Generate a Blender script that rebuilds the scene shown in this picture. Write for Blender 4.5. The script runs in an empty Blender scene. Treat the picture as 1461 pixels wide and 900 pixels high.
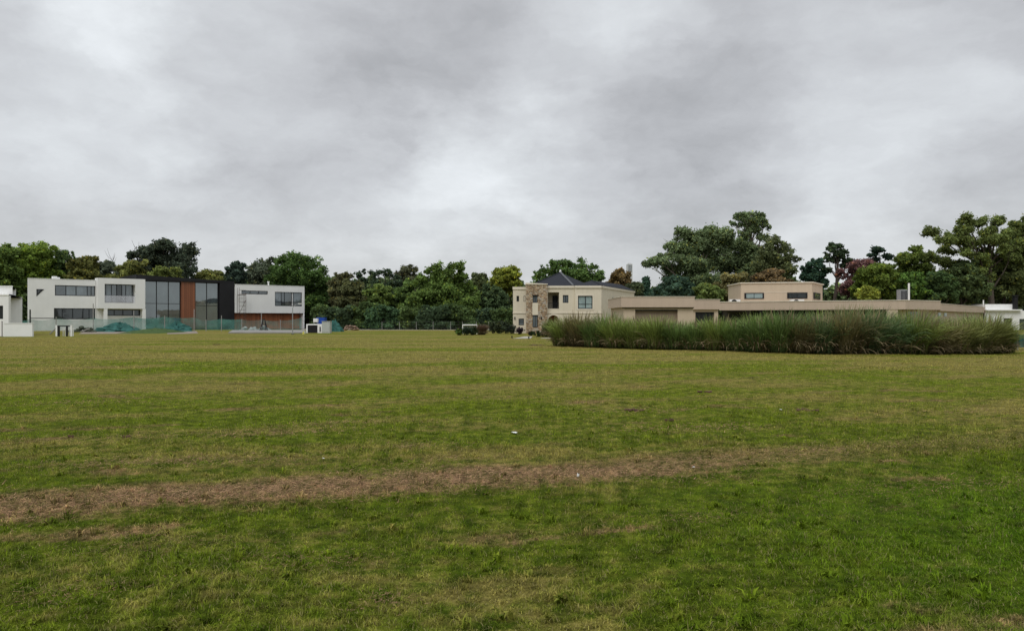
import bpy, math, random
import numpy as np
from mathutils import Vector

random.seed(7)
RNG = np.random.default_rng(11)
SC = bpy.context.scene
COL = SC.collection
CX, HY, F, CZ = 730.5, 455.0, 1050.0, 1.6      # survey of the photograph: centre column, horizon row, focal length, eye height
R = math.radians

def gx(px, Y): return (px - CX) / F * Y
def gz(py, Y): return CZ + (HY - py) / F * Y

# ------------------------------------------------------------------ materials
class NT:
    def __init__(s, tree): s.t = tree
    def n(s, kind, **kw):
        nd = s.t.nodes.new(kind)
        for k, v in kw.items(): setattr(nd, k, v)
        return nd
    def link(s, a, b): s.t.links.new(a, b)
    def setin(s, sock, v):
        if isinstance(v, bpy.types.NodeSocket): s.t.links.new(v, sock)
        elif v is not None: sock.default_value = v
    def m(s, op, a, b=None, c=None, clamp=False):
        nd = s.n('ShaderNodeMath', operation=op); nd.use_clamp = clamp
        for i, v in enumerate((a, b, c)):
            if v is not None: s.setin(nd.inputs[i], v)
        return nd.outputs[0]
    def vm(s, op, a, b=None, out=0):
        nd = s.n('ShaderNodeVectorMath', operation=op)
        s.setin(nd.inputs[0], a)
        if b is not None:
            if op == 'SCALE': s.setin(nd.inputs[3], b)
            else: s.setin(nd.inputs[1], b)
        return nd.outputs[out]
    def noise(s, vec, scale, detail=3, rough=0.55, dist=0.0):
        nd = s.n('ShaderNodeTexNoise')
        s.setin(nd.inputs['Vector'], vec)
        nd.inputs['Scale'].default_value = scale; nd.inputs['Detail'].default_value = detail
        nd.inputs['Roughness'].default_value = rough; nd.inputs['Distortion'].default_value = dist
        return nd.outputs[0]
    def smooth(s, v, a, b, lo=0.0, hi=1.0):
        nd = s.n('ShaderNodeMapRange', interpolation_type='SMOOTHSTEP')
        s.setin(nd.inputs[0], v)
        nd.inputs[1].default_value = a; nd.inputs[2].default_value = b
        nd.inputs[3].default_value = lo; nd.inputs[4].default_value = hi
        return nd.outputs[0]
    def mix(s, f, a, b, blend='MIX'):
        nd = s.n('ShaderNodeMix', data_type='RGBA', blend_type=blend)
        s.setin(nd.inputs[0], f); s.setin(nd.inputs[6], rgba(a)); s.setin(nd.inputs[7], rgba(b))
        return nd.outputs[2]
def rgba(c):
    if isinstance(c, (tuple, list)) and len(c) == 3: return (*c, 1.0)
    return c
def new_mat(name):
    m = bpy.data.materials.new(name); m.use_nodes = True
    t = m.node_tree; t.nodes.clear()
    N = NT(t); out = N.n('ShaderNodeOutputMaterial')
    b = N.n('ShaderNodeBsdfPrincipled'); t.links.new(b.outputs[0], out.inputs[0])
    return m, N, b, out

def plain(name, c, rough=0.7, var=0.12, scale=1.5, streak=0.0, metal=0.0, spec=0.3, bump=0.0, fine=25.0):
    m, N, b, out = new_mat(name)
    pos = N.n('ShaderNodeNewGeometry').outputs['Position']
    a = N.noise(pos, scale, 5, 0.6); f = N.noise(pos, fine, 3)
    v = N.m('ADD', N.m('MULTIPLY', a, 0.7), N.m('MULTIPLY', f, 0.3))
    if streak:
        mp = N.vm('MULTIPLY', pos, (3.0, 3.0, 0.22))
        v = N.m('ADD', N.m('MULTIPLY', v, 1 - streak), N.m('MULTIPLY', N.noise(mp, 1.0, 5, .65), streak))
    k = N.smooth(v, 0.3, 0.7)
    lo = tuple(x * (1 - var) for x in c); hi = tuple(min(1, x * (1 + var * .7)) for x in c)
    N.link(N.mix(k, lo, hi), b.inputs['Base Color'])
    b.inputs['Roughness'].default_value = rough; b.inputs['Metallic'].default_value = metal
    b.inputs['Specular IOR Level'].default_value = spec
    if bump:
        bp = N.n('ShaderNodeBump'); bp.inputs['Strength'].default_value = bump; bp.inputs['Distance'].default_value = 0.02
        N.link(f, bp.inputs['Height']); N.link(bp.outputs[0], b.inputs['Normal'])
    return m

def glassy(name, c, refl=0.35, rough=0.03, wob=0.008, var=0.5):
    """window pane: dim room or blind behind, reflective face"""
    m, N, b, out = new_mat(name)
    pos = N.n('ShaderNodeNewGeometry').outputs['Position']
    k = N.smooth(N.noise(N.vm('MULTIPLY', pos, (1.2, 1.2, .5)), 1.1, 3), .35, .65)
    N.link(N.mix(k, tuple(x * (1 - var) for x in c), c), b.inputs['Base Color'])
    b.inputs['Roughness'].default_value = 0.6
    g = N.n('ShaderNodeBsdfGlossy'); g.inputs['Roughness'].default_value = rough
    g.inputs['Color'].default_value = (.82, .9, .92, 1)
    bp = N.n('ShaderNodeBump'); bp.inputs['Strength'].default_value = wob; bp.inputs['Distance'].default_value = .3
    N.link(N.noise(pos, .9, 2), bp.inputs['Height']); N.link(bp.outputs[0], g.inputs['Normal'])
    fr = N.n('ShaderNodeFresnel'); fr.inputs['IOR'].default_value = 1.5
    ms = N.n('ShaderNodeMixShader')
    N.link(N.m('ADD', fr.outputs[0], refl, clamp=True), ms.inputs[0])
    N.link(b.outputs[0], ms.inputs[1]); N.link(g.outputs[0], ms.inputs[2]); N.link(ms.outputs[0], out.inputs[0])
    return m

def planks(name, c1, c2, width=0.14, axis='x'):
    m, N, b, out = new_mat(name)
    oc = N.n('ShaderNodeTexCoord').outputs['Object']
    sp = N.n('ShaderNodeSeparateXYZ'); N.link(oc, sp.inputs[0])
    a = sp.outputs[0]
    cell = N.m('FLOOR', N.m('DIVIDE', a, width))
    wn = N.n('ShaderNodeTexWhiteNoise', noise_dimensions='1D'); N.link(cell, wn.inputs['W'])
    fr = N.m('FRACT', N.m('DIVIDE', a, width))
    gap = N.m('LESS_THAN', fr, 0.09)
    grain = N.noise(N.vm('MULTIPLY', oc, (9, 9, .7)), 1.5, 5, .65)
    big = N.noise(oc, .35, 3)
    k = N.m('ADD', N.m('ADD', N.m('MULTIPLY', wn.outputs[0], .45), N.m('MULTIPLY', grain, .35)), N.m('MULTIPLY', big, .35), clamp=True)
    colr = N.mix(k, c1, c2)
    colr = N.mix(N.m('MULTIPLY', gap, .7), colr, (.02, .012, .008))
    N.link(colr, b.inputs['Base Color']); b.inputs['Roughness'].default_value = .5
    return m

def stone_mat():
    m, N, b, out = new_mat('stone_cladding')
    oc = N.n('ShaderNodeTexCoord').outputs['Object']
    w = N.vm('ADD', oc, N.vm('SCALE', N.n('ShaderNodeTexNoise').outputs['Color'], .0))
    sc = N.vm('MULTIPLY', oc, (4.6, 4.6, 6.4))
    vo = N.n('ShaderNodeTexVoronoi', feature='F1'); vo.inputs['Scale'].default_value = 1.0; vo.inputs['Randomness'].default_value = .95
    N.link(sc, vo.inputs['Vector'])
    ve = N.n('ShaderNodeTexVoronoi', feature='DISTANCE_TO_EDGE'); ve.inputs['Scale'].default_value = 1.0; ve.inputs['Randomness'].default_value = .95
    N.link(sc, ve.inputs['Vector'])
    s = N.n('ShaderNodeSeparateColor'); N.link(vo.outputs['Color'], s.inputs[0])
    rp = N.n('ShaderNodeValToRGB'); N.link(s.outputs[0], rp.inputs[0])
    e = rp.color_ramp.elements
    e[0].position = 0; e[0].color = (.27, .185, .11, 1); e[1].position = 1; e[1].color = (.66, .59, .47, 1)
    for p, c in ((.25, (.46, .33, .20, 1)), (.5, (.58, .47, .33, 1)), (.7, (.38, .25, .15, 1)), (.85, (.48, .43, .36, 1))):
        x = e.new(p); x.color = c
    rp.color_ramp.interpolation = 'CONSTANT'
    n2 = N.noise(oc, 14, 4)
    c = N.mix(N.smooth(n2, .3, .7, 0, .35), rp.outputs[0], (.2, .16, .12), 'MULTIPLY')
    joint = N.m('LESS_THAN', ve.outputs['Distance'], .06)
    c = N.mix(N.m('MULTIPLY', joint, .7), c, (.33, .285, .22))
    N.link(c, b.inputs['Base Color']); b.inputs['Roughness'].default_value = .85
    bp = N.n('ShaderNodeBump'); bp.inputs['Strength'].default_value = .8; bp.inputs['Distance'].default_value = .05
    N.link(N.smooth(ve.outputs['Distance'], 0, .25), bp.inputs['Height']); N.link(bp.outputs[0], b.inputs['Normal'])
    return m

def slate_mat():
    m, N, b, out = new_mat('roof_tiles')
    oc = N.n('ShaderNodeTexCoord').outputs['Object']
    sp = N.n('ShaderNodeSeparateXYZ'); N.link(oc, sp.inputs[0])
    row = N.m('FRACT', N.m('MULTIPLY', sp.outputs[2], 7.0))
    br = N.noise(oc, 5, 4)
    k = N.m('ADD', N.m('MULTIPLY', row, .4), N.m('MULTIPLY', br, .6))
    N.link(N.mix(k, (.010, .012, .017), (.040, .042, .052)), b.inputs['Base Color'])
    b.inputs['Roughness'].default_value = .85; b.inputs['Specular IOR Level'].default_value = .12
    return m

def veg_mat(name, trans=0.25, rough=.6, spec=.25):
    """leaves and blades: colour attribute of the plant, with crown top light painted in, varied by noise"""
    m, N, b, out = new_mat(name)
    at = N.n('ShaderNodeAttribute', attribute_name='tint')
    pos = N.n('ShaderNodeNewGeometry').outputs['Position']
    k = N.smooth(N.noise(pos, .8, 4), .3, .7, .75, 1.25)
    c = N.vm('SCALE', at.outputs['Color'], k)
    N.link(c, b.inputs['Base Color']); b.inputs['Roughness'].default_value = rough; b.inputs['Specular IOR Level'].default_value = spec
    tr = N.n('ShaderNodeBsdfTranslucent'); N.link(c, tr.inputs[0])
    ms = N.n('ShaderNodeMixShader'); ms.inputs[0].default_value = trans
    N.link(b.outputs[0], ms.inputs[1]); N.link(tr.outputs[0], ms.inputs[2]); N.link(ms.outputs[0], out.inputs[0])
    return m

def net_mat(name, c, alpha):
    m, N, b, out = new_mat(name)
    oc = N.n('ShaderNodeTexCoord').outputs['Object']
    k = N.noise(oc, .7, 4, .6)
    N.link(N.mix(N.smooth(k, .35, .65), tuple(x * .65 for x in c), c), b.inputs['Base Color'])
    b.inputs['Roughness'].default_value = .8
    tr = N.n('ShaderNodeBsdfTransparent')
    ms = N.n('ShaderNodeMixShader')
    N.link(N.smooth(N.noise(oc, .5, 3), .3, .7, alpha - .16, alpha + .14), ms.inputs[0])
    N.link(tr.outputs[0], ms.inputs[1]); N.link(b.outputs[0], ms.inputs[2]); N.link(ms.outputs[0], out.inputs[0])
    return m

def _sc(c, k): return tuple(x * k for x in c)
def lawn_group():
    """turf colour by place: green sward, dry streaks, band of raked dead clippings"""
    g = bpy.data.node_groups.new('turf_colour', 'ShaderNodeTree')
    g.interface.new_socket('Color', in_out='OUTPUT', socket_type='NodeSocketColor')
    g.interface.new_socket('Dead', in_out='OUTPUT', socket_type='NodeSocketFloat')
    N = NT(g); go = N.n('NodeGroupOutput')
    pos = N.n('ShaderNodeNewGeometry').outputs['Position']
    pos = N.vm('MULTIPLY', pos, (1, 1, 0))
    u = N.vm('DOT_PRODUCT', pos, (.951, .309, 0), out=1)
    v = N.vm('DOT_PRODUCT', pos, (-.309, .951, 0), out=1)
    uv = N.n('ShaderNodeCombineXYZ'); N.link(u, uv.inputs[0]); N.link(v, uv.inputs[1]); uv = uv.outputs[0]
    y = N.n('ShaderNodeSeparateXYZ'); N.link(pos, y.inputs[0]); yx, yy = y.outputs[0], y.outputs[1]
    streak = N.noise(N.vm('MULTIPLY', uv, (.10, .34, 1)), 1.0, 5, .6)
    streak2 = N.noise(N.vm('MULTIPLY', pos, (.04, .22, 1)), 1.0, 4, .6)
    patch = N.noise(pos, .42, 6, .62)
    tuft = N.noise(pos, 5.0, 5, .65)
    fine = N.noise(pos, 34.0, 3, .6)
    far = N.smooth(yy, 5, 40); mid = N.smooth(yy, 5, 17)
    mott = N.noise(N.vm('MULTIPLY', uv, (.7, 1.6, 1)), 1.0, 6, .65)
    dry = N.m('ADD', N.m('ADD', N.m('MULTIPLY', streak, .40), N.m('MULTIPLY', patch, .28)), N.m('MULTIPLY', N.m('SUBTRACT', streak2, .5), N.smooth(yy, 12, 40, .30, .62)))
    dry = N.m('ADD', dry, .11)
    dry = N.m('ADD', dry, N.m('MULTIPLY', mott, .16))
    dry = N.m('ADD', dry, N.m('MULTIPLY', N.m('SUBTRACT', tuft, .5), .34))
    dry = N.m('ADD', dry, N.m('MULTIPLY', far, .075))
    wetright = N.m('MULTIPLY', N.smooth(yx, .2, 4.5), N.smooth(yy, 9.0, 5.5))
    dry = N.m('SUBTRACT', dry, N.m('MULTIPLY', wetright, .10))
    dry = N.m('SUBTRACT', dry, N.smooth(yy, 9, 5, 0, .018))
    dryk = N.smooth(dry, .50, .62)
    green = N.mix(N.smooth(tuft, .3, .7), GREEN_D, GREEN_L)
    green = N.mix(N.m('MULTIPLY', mid, .6), green, N.mix(N.smooth(tuft, .3, .7), _sc(GREEN_FAR, .7), _sc(GREEN_FAR, 1.3)))
    green = N.mix(N.m('MULTIPLY', wetright, .5), green, GREEN_WET)
    c = N.mix(N.m('MULTIPLY', dryk, .85), green, N.mix(N.smooth(fine, .3, .7), TAN_D, TAN_L))
    # band of dead clippings
    wob = N.m('ADD', N.m('MULTIPLY', N.m('SUBTRACT', N.noise(pos, 1.1, 6, .7), .5), 1.3), N.m('MULTIPLY', N.m('SUBTRACT', tuft, .5), 1.1))
    d = N.m('ABSOLUTE', N.m('ADD', N.m('SUBTRACT', v, 7.235), wob))
    band = N.m('MULTIPLY', N.smooth(d, .78, .25), N.smooth(N.noise(pos, 2.6, 6, .7), .34, .50, .45, 1.0))
    band = N.m('MULTIPLY', band, N.smooth(u, 2.6, 7.5, 1.0, .35))
    sc = N.noise(N.vm('MULTIPLY', uv, (.42, 1.1, 1)), 1.0, 5, .62)
    scat = N.m('MULTIPLY', N.smooth(sc, .575, .67), N.smooth(yy, 40, 10, .3, .85))
    dead = N.m('MAXIMUM', band, scat)
    deadk = N.m('MULTIPLY', dead, N.smooth(N.m('ADD', N.m('MULTIPLY', fine, .5), N.m('MULTIPLY', tuft, .5)), .40, .56, .35, 1))
    brown = N.mix(N.smooth(N.noise(pos, 9, 6, .75), .36, .62), BROWN_D, BROWN_L)
    c = N.mix(deadk, c, brown)
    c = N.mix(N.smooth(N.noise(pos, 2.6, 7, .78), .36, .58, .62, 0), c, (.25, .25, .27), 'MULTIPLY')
    N.link(c, go.inputs[0]); N.link(dead, go.inputs[1])
    return g
GREEN_D = (.070, .112, .006); GREEN_L = (.185, .238, .016); GREEN_FAR = (.215, .270, .016); GREEN_WET = (.070, .175, .003)
TAN_D = (.255, .215, .050); TAN_L = (.430, .350, .110)
BROWN_D = (.090, .050, .024); BROWN_L = (.520, .315, .175)
TURF = lawn_group()

def ground_mat():
    m, N, b, out = new_mat('turf_ground')
    g = N.n('ShaderNodeGroup'); g.node_tree = TURF
    pos = N.n('ShaderNodeNewGeometry').outputs['Position']
    f = N.noise(pos, 60, 4, .7); f2 = N.noise(pos, 9, 4, .7)
    k = N.m('ADD', N.m('MULTIPLY', f, .6), N.m('MULTIPLY', f2, .5))
    sp = N.n('ShaderNodeSeparateXYZ'); N.link(pos, sp.inputs[0])
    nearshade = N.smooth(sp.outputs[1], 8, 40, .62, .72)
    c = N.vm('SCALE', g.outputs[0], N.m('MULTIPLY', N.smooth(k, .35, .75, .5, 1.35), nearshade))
    N.link(c, b.inputs['Base Color']); b.inputs['Roughness'].default_value = .95; b.inputs['Specular IOR Level'].default_value = .05
    bp = N.n('ShaderNodeBump'); bp.inputs['Strength'].default_value = .6; bp.inputs['Distance'].default_value = .04
    N.link(k, bp.inputs['Height']); N.link(bp.outputs[0], b.inputs['Normal'])
    return m

def blade_mat():
    m, N, b, out = new_mat('grass_blades')
    g = N.n('ShaderNodeGroup'); g.node_tree = TURF
    at = N.n('ShaderNodeAttribute', attribute_name='tint')
    s = N.n('ShaderNodeSeparateColor'); N.link(at.outputs['Color'], s.inputs[0])
    c = N.vm('SCALE', g.outputs[0], N.smooth(s.outputs[0], 0, 1, .70, 1.75))
    c = N.mix(N.m('MULTIPLY', N.m('GREATER_THAN', s.outputs[1], .87), .75), c, (.30, .25, .12))
    straw = N.mix(s.outputs[0], (.07, .038, .02), (.56, .36, .21))
    c = N.mix(N.m('GREATER_THAN', s.outputs[2], .5), c, straw)
    N.link(c, b.inputs['Base Color']); b.inputs['Roughness'].default_value = .7; b.inputs['Specular IOR Level'].default_value = .05
    tr = N.n('ShaderNodeBsdfTranslucent'); N.link(c, tr.inputs[0])
    ms = N.n('ShaderNodeMixShader'); ms.inputs[0].default_value = .25
    N.link(b.outputs[0], ms.inputs[1]); N.link(tr.outputs[0], ms.inputs[2]); N.link(ms.outputs[0], out.inputs[0])
    return m

M = dict(
    white=plain('white_render', (.78, .78, .765), .8, .07, .5, streak=.18),
    white2=plain('white_paint', (.80, .80, .79), .6, .05, 1.0),
    cream=plain('cream_render', (.66, .60, .48), .85, .10, .45, streak=.4, bump=.15),
    cream_trim=plain('cream_trim', (.70, .64, .53), .8, .07, .8),
    beige=plain('beige_render', (.50, .40, .315), .85, .09, .4, streak=.4, bump=.15),
    beige_light=plain('light_beige_render', (.53, .435, .325), .85, .08, .4, streak=.35),
    black=plain('black_cladding', (.011, .011, .013), .5, .3, 2),
    dark_metal=plain('dark_metal', (.02, .021, .023), .45, .2, 3, metal=.3),
    rusty=plain('rusted_steel', (.085, .05, .035), .8, .4, 6),
    galv=plain('galvanised_steel', (.34, .35, .36), .45, .15, 4, metal=.4),
    post=plain('weathered_post', (.30, .29, .27), .85, .25, 4, streak=.3),
    timber=planks('timber_cladding', (.22, .055, .022), (.66, .22, .08), .16),
    timber_light=planks('timber_panel', (.11, .036, .016), (.30, .105, .046), .30),
    garage=plain('garage_door_paint', (.26, .20, .15), .7, .1, .6, streak=.5),
    stone=stone_mat(), slate=slate_mat(),
    ridge=plain('ridge_tiles', (.10, .105, .115), .6, .15, 4),
    concrete=plain('concrete', (.25, .24, .225), .9, .18, .8, bump=.3),
    pink_concrete=plain('dusty_concrete', (.24, .20, .165), .9, .2, .5, bump=.3),
    gravelly=plain('pale_gravel', (.36, .34, .29), .95, .25, 1.0, bump=.5),
    glass=glassy('window_glass', (.035, .045, .05), .13),
    glass_dark=glassy('dark_window_glass', (.012, .015, .017), .05, var=.7),
    glass_curtain=glassy('glass_over_blinds', (.15, .18, .20), .10, var=.35),
    glass_wall=glassy('curtain_wall_glass', (.035, .055, .055), .19, rough=.02, wob=.01),
    glass_teal=glassy('glass_over_pale_blinds', (.36, .47, .47), .14, var=.25),
    net=net_mat('green_shade_net', (.085, .24, .20), .60),
    net_thin=net_mat('thin_green_net', (.13, .24, .20), .48),
    net_solid=plain('folded_green_net', (.030, .115, .10), .8, .4, 2),
    blue=plain('blue_plastic', (.018, .075, .40), .4, .15, 1.5),
    grey_panel=plain('grey_panel', (.42, .44, .42), .6, .15, 1.5, streak=.4),
    white_plastic=plain('white_plastic', (.78, .78, .76), .4, .06, 2),
    sacks=plain('pale_sacks', (.45, .47, .45), .9, .25, 5),
    rubble=plain('brick_rubble', (.24, .165, .12), .95, .45, 3, bump=.5),
    bark=plain('bark', (.075, .06, .047), .95, .35, 2.5, streak=.5, bump=.6),
    bark_pale=plain('pale_bark', (.21, .18, .145), .9, .35, 2.0, streak=.5, bump=.4),
    leaf=veg_mat('foliage', .32, .7, .12), blade=veg_mat('pampas_blades', .2, .6),
    ground=ground_mat(), grass=blade_mat(),
    haze_wall=plain('hazed_tower_render', (.55, .56, .57), .9, .06, .2),  # wall colour brought close to the sky: distance haze painted in
    yellow=plain('yellow_plastic', (.6, .55, .12), .5, .1, 2),
    clod=plain('brown_clod', (.105, .062, .038), .95, .45, 9), debris=plain('grey_green_debris', (.07, .085, .06), .95, .4, 3), soil=plain('dark_soil', (.028, .024, .018), .95, .35, 1.5, bump=.4),
)

# ------------------------------------------------------------------ objects
def link(o, parent=None):
    COL.objects.link(o)
    if parent is not None: o.parent = parent
    return o
def tag(o, label=None, cat=None, group=None, kind=None):
    if label: o['label'] = label
    if cat: o['category'] = cat
    if group: o['group'] = group
    if kind: o['kind'] = kind
    return o
def empty(name, loc=(0, 0, 0), rz=0.0, **kw):
    o = bpy.data.objects.new(name, None); link(o)
    o.location = loc; o.rotation_euler = (0, 0, rz); o.empty_display_size = .3
    return tag(o, **kw)

class MB:
    def __init__(s): s.v = []; s.f = []; s.fr = None
    def add(s, vs, fs):
        b = len(s.v); s.v += [tuple(p) for p in vs]; s.f += [tuple(b + i for i in f) for f in fs]; return s
    def box(s, x0, x1, y0, y1, z0, z1):
        vs = [(x0,y0,z0),(x1,y0,z0),(x1,y1,z0),(x0,y1,z0),(x0,y0,z1),(x1,y0,z1),(x1,y1,z1),(x0,y1,z1)]
        return s.add(vs, [(0,3,2,1),(4,5,6,7),(0,1,5,4),(1,2,6,5),(2,3,7,6),(3,0,4,7)])
    def prism(s, pts, z0, z1, z1b=None):
        """upright prism over a footprint; tops may be given per point"""
        n = len(pts); zt = z1 if isinstance(z1, (list, tuple)) else [z1] * n
        vs = [(p[0], p[1], z0) for p in pts] + [(p[0], p[1], zt[i]) for i, p in enumerate(pts)]
        fs = [tuple(range(n))[::-1], tuple(range(n, 2 * n))] + [(i, (i + 1) % n, n + (i + 1) % n, n + i) for i in range(n)]
        return s.add(vs, fs)
    def tube(s, p0, p1, r0, r1=None, n=8):
        r1 = r0 if r1 is None else r1
        p0, p1 = Vector(p0), Vector(p1); d = (p1 - p0)
        if d.length < 1e-6: return s
        d.normalize(); a = d.orthogonal().normalized(); b = d.cross(a)
        vs = []
        for p, r in ((p0, r0), (p1, r1)):
            for i in range(n):
                t = 2 * math.pi * i / n; vs.append(p + a * (r * math.cos(t)) + b * (r * math.sin(t)))
        fs = [(i, (i + 1) % n, n + (i + 1) % n, n + i) for i in range(n)] + [tuple(range(n))[::-1], tuple(range(n, 2 * n))]
        return s.add(vs, fs)
    def path(s, pts, radii, n=7):
        """one continuous tapered tube along a polyline"""
        pts = [Vector(p) for p in pts]; base = len(s.v); k = len(pts)
        a = None
        for i, p in enumerate(pts):
            d = (pts[min(i + 1, k - 1)] - pts[max(i - 1, 0)]).normalized()
            if a is None: a = d.orthogonal().normalized()
            a = (a - d * a.dot(d)).normalized(); b = d.cross(a)
            for j in range(n):
                t = 2 * math.pi * j / n; s.v.append(tuple(p + a * (radii[i] * math.cos(t)) + b * (radii[i] * math.sin(t))))
        for i in range(k - 1):
            for j in range(n):
                s.f.append((base + i*n + j, base + i*n + (j+1) % n, base + (i+1)*n + (j+1) % n, base + (i+1)*n + j))
        s.f.append(tuple(base + j for j in range(n))[::-1]); s.f.append(tuple(base + (k-1)*n + j for j in range(n)))
        return s
    def blob(s, c, r, seed=0, n=7, m=10, rough=.25, flat=1.0):
        rr = random.Random(seed); base = len(s.v)
        for i in range(n + 1):
            th = math.pi * i / n
            for j in range(m):
                ph = 2 * math.pi * j / m; k = 1 + rr.uniform(-rough, rough) * (0 < i < n)
                s.v.append((c[0] + r[0]*k*math.sin(th)*math.cos(ph), c[1] + r[1]*k*math.sin(th)*math.sin(ph), c[2] + r[2]*k*math.cos(th)))
        for i in range(n):
            for j in range(m):
                s.f.append((base+i*m+j, base+(i+1)*m+j, base+(i+1)*m+(j+1) % m, base+i*m+(j+1) % m))
        return s
    def wall(s, x0, x1, z0, z1, holes, y=0.0, T=.3):
        """upright wall panel with real openings: holes = (x0,x1,z0,z1)"""
        xs = sorted({x0, x1, *[min(max(h[i], x0), x1) for h in holes for i in (0, 1)]})
        zs = sorted({z0, z1, *[min(max(h[i], z0), z1) for h in holes for i in (2, 3)]})
        nx, nz = len(xs) - 1, len(zs) - 1
        def solid(i, j):
            if not (0 <= i < nx and 0 <= j < nz): return False
            cx, cz = (xs[i] + xs[i+1]) / 2, (zs[j] + zs[j+1]) / 2
            return not any(h[0] < cx < h[1] and h[2] < cz < h[3] for h in holes)
        for i in range(nx):
            for j in range(nz):
                if not solid(i, j): continue
                a, b_, c, d = xs[i], xs[i+1], zs[j], zs[j+1]; y1 = y + T
                s.add([(a,y,c),(b_,y,c),(b_,y,d),(a,y,d)], [(0,1,2,3)])
                s.add([(a,y1,c),(b_,y1,c),(b_,y1,d),(a,y1,d)], [(3,2,1,0)])
                if not solid(i-1, j): s.add([(a,y,c),(a,y,d),(a,y1,d),(a,y1,c)], [(0,1,2,3)])
                if not solid(i+1, j): s.add([(b_,y,c),(b_,y1,c),(b_,y1,d),(b_,y,d)], [(0,1,2,3)])
                if not solid(i, j-1): s.add([(a,y,c),(a,y1,c),(b_,y1,c),(b_,y,c)], [(0,1,2,3)])
                if not solid(i, j+1): s.add([(a,y,d),(b_,y,d),(b_,y1,d),(a,y1,d)], [(0,1,2,3)])
        return s
    def build(s, name, mat, parent=None, **kw):
        me = bpy.data.meshes.new(name); me.from_pydata(s.v, [], s.f); me.update()
        me.materials.append(mat)
        o = bpy.data.objects.new(name, me); link(o, parent)
        if kw.pop('smooth', False): me.polygons.foreach_set('use_smooth', [True] * len(me.polygons))
        if kw.pop('weld', False): pass
        return tag(o, **kw)

def np_mesh(name, V, n_per, mat, tint=None, parent=None, faces=None, smooth=False):
    """V (k,3); either consecutive polygons of n_per corners, or an index array faces (m,n)"""
    me = bpy.data.meshes.new(name); V = np.ascontiguousarray(V, dtype=np.float32)
    if faces is None: faces = np.arange(len(V), dtype=np.int32).reshape(-1, n_per)
    faces = np.ascontiguousarray(faces, dtype=np.int32); m, n = faces.shape
    me.vertices.add(len(V)); me.vertices.foreach_set('co', V.ravel())
    me.loops.add(m * n); me.loops.foreach_set('vertex_index', faces.ravel())
    me.polygons.add(m); me.polygons.foreach_set('loop_start', np.arange(0, m * n, n, dtype=np.int32))
    me.update(calc_edges=True)
    if smooth: me.polygons.foreach_set('use_smooth', np.ones(m, dtype=bool))
    if tint is not None:
        at = me.attributes.new('tint', 'FLOAT_COLOR', 'POINT')
        c = np.ones((len(V), 4), np.float32); c[:, :tint.shape[1]] = tint
        at.data.foreach_set('color', c.ravel())
    me.materials.append(mat)
    o = bpy.data.objects.new(name, me); link(o, parent)
    return o

def window(parent, x0, x1, z0, z1, y, vs=(), hs=(), pane='glass', frame='dark_metal', fw=.10, depth=.08, panes=None):
    """frame with bars; the panes are its child. y = front face of the frame"""
    b = MB()
    b.box(x0, x1, y, y + depth, z1 - fw, z1); b.box(x0, x1, y, y + depth, z0, z0 + fw)
    b.box(x0, x0 + fw, y, y + depth, z0 + fw, z1 - fw); b.box(x1 - fw, x1, y, y + depth, z0 + fw, z1 - fw)
    for v in vs:
        xx = x0 + (x1 - x0) * v; b.box(xx - fw * .45, xx + fw * .45, y + .004, y + depth - .004, z0 + fw, z1 - fw)
    for h in hs:
        zz = z0 + (z1 - z0) * h; b.box(x0 + fw, x1 - fw, y + .008, y + depth - .008, zz - fw * .3, zz + fw * .3)
    w = b.build('window', M[frame], parent)
    edges = [0, *vs, 1]
    for i in range(len(edges) - 1):
        a, c = x0 + (x1 - x0) * edges[i], x0 + (x1 - x0) * edges[i + 1]
        a += fw if i == 0 else fw * .45; c -= fw if i == len(edges) - 2 else fw * .45
        mt = panes[i] if panes else pane
        MB().box(a, c, y + depth * .45, y + depth * .6, z0 + fw, z1 - fw).build('pane', M[mt], w)
    return w

# ------------------------------------------------------------------ ground
def hgt(x, y):
    near = np.clip(1 - (y - 30) / 30, 0, 1)
    return near * (.022 * np.sin(x * .55 + 1.3) * np.cos(y * .47) + .014 * np.sin(x * 1.7 + y * 1.1) + .010 * np.sin(2.9 * y - x * .8))
def make_ground():
    ys = np.concatenate([np.linspace(-60, 0, 13)[:-1], np.linspace(0, 40, 161)[:-1], np.linspace(40, 130, 46)[:-1], np.geomspace(130, 2500, 16)])
    xs = np.concatenate([-np.geomspace(2500, 31, 18), np.linspace(-30, 30, 181), np.geomspace(31, 2500, 18)])
    ys = np.concatenate([-np.geomspace(2500, 70, 10), ys])
    X, Y = np.meshgrid(xs, ys); Z = hgt(X, Y)
    V = np.stack([X, Y, Z], -1).reshape(-1, 3); nx = len(xs); ny = len(ys)
    i = np.arange((nx - 1) * (ny - 1)); r, c = i // (nx - 1), i % (nx - 1)
    a = r * nx + c
    Fc = np.stack([a, a + 1, a + nx + 1, a + nx], -1)
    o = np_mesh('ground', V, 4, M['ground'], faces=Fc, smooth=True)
    tag(o, 'wide mown field of patchy green and tan grass', kind='structure')
make_ground()

def flat_sheet(name, pts, z, mat, label):
    vs = [(gx(px, 1680 / (py - HY)), 1680 / (py - HY), z) for px, py in pts]
    return MB().add(vs, [tuple(range(len(vs)))]).build(name, mat, label=label, kind='structure')

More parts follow.
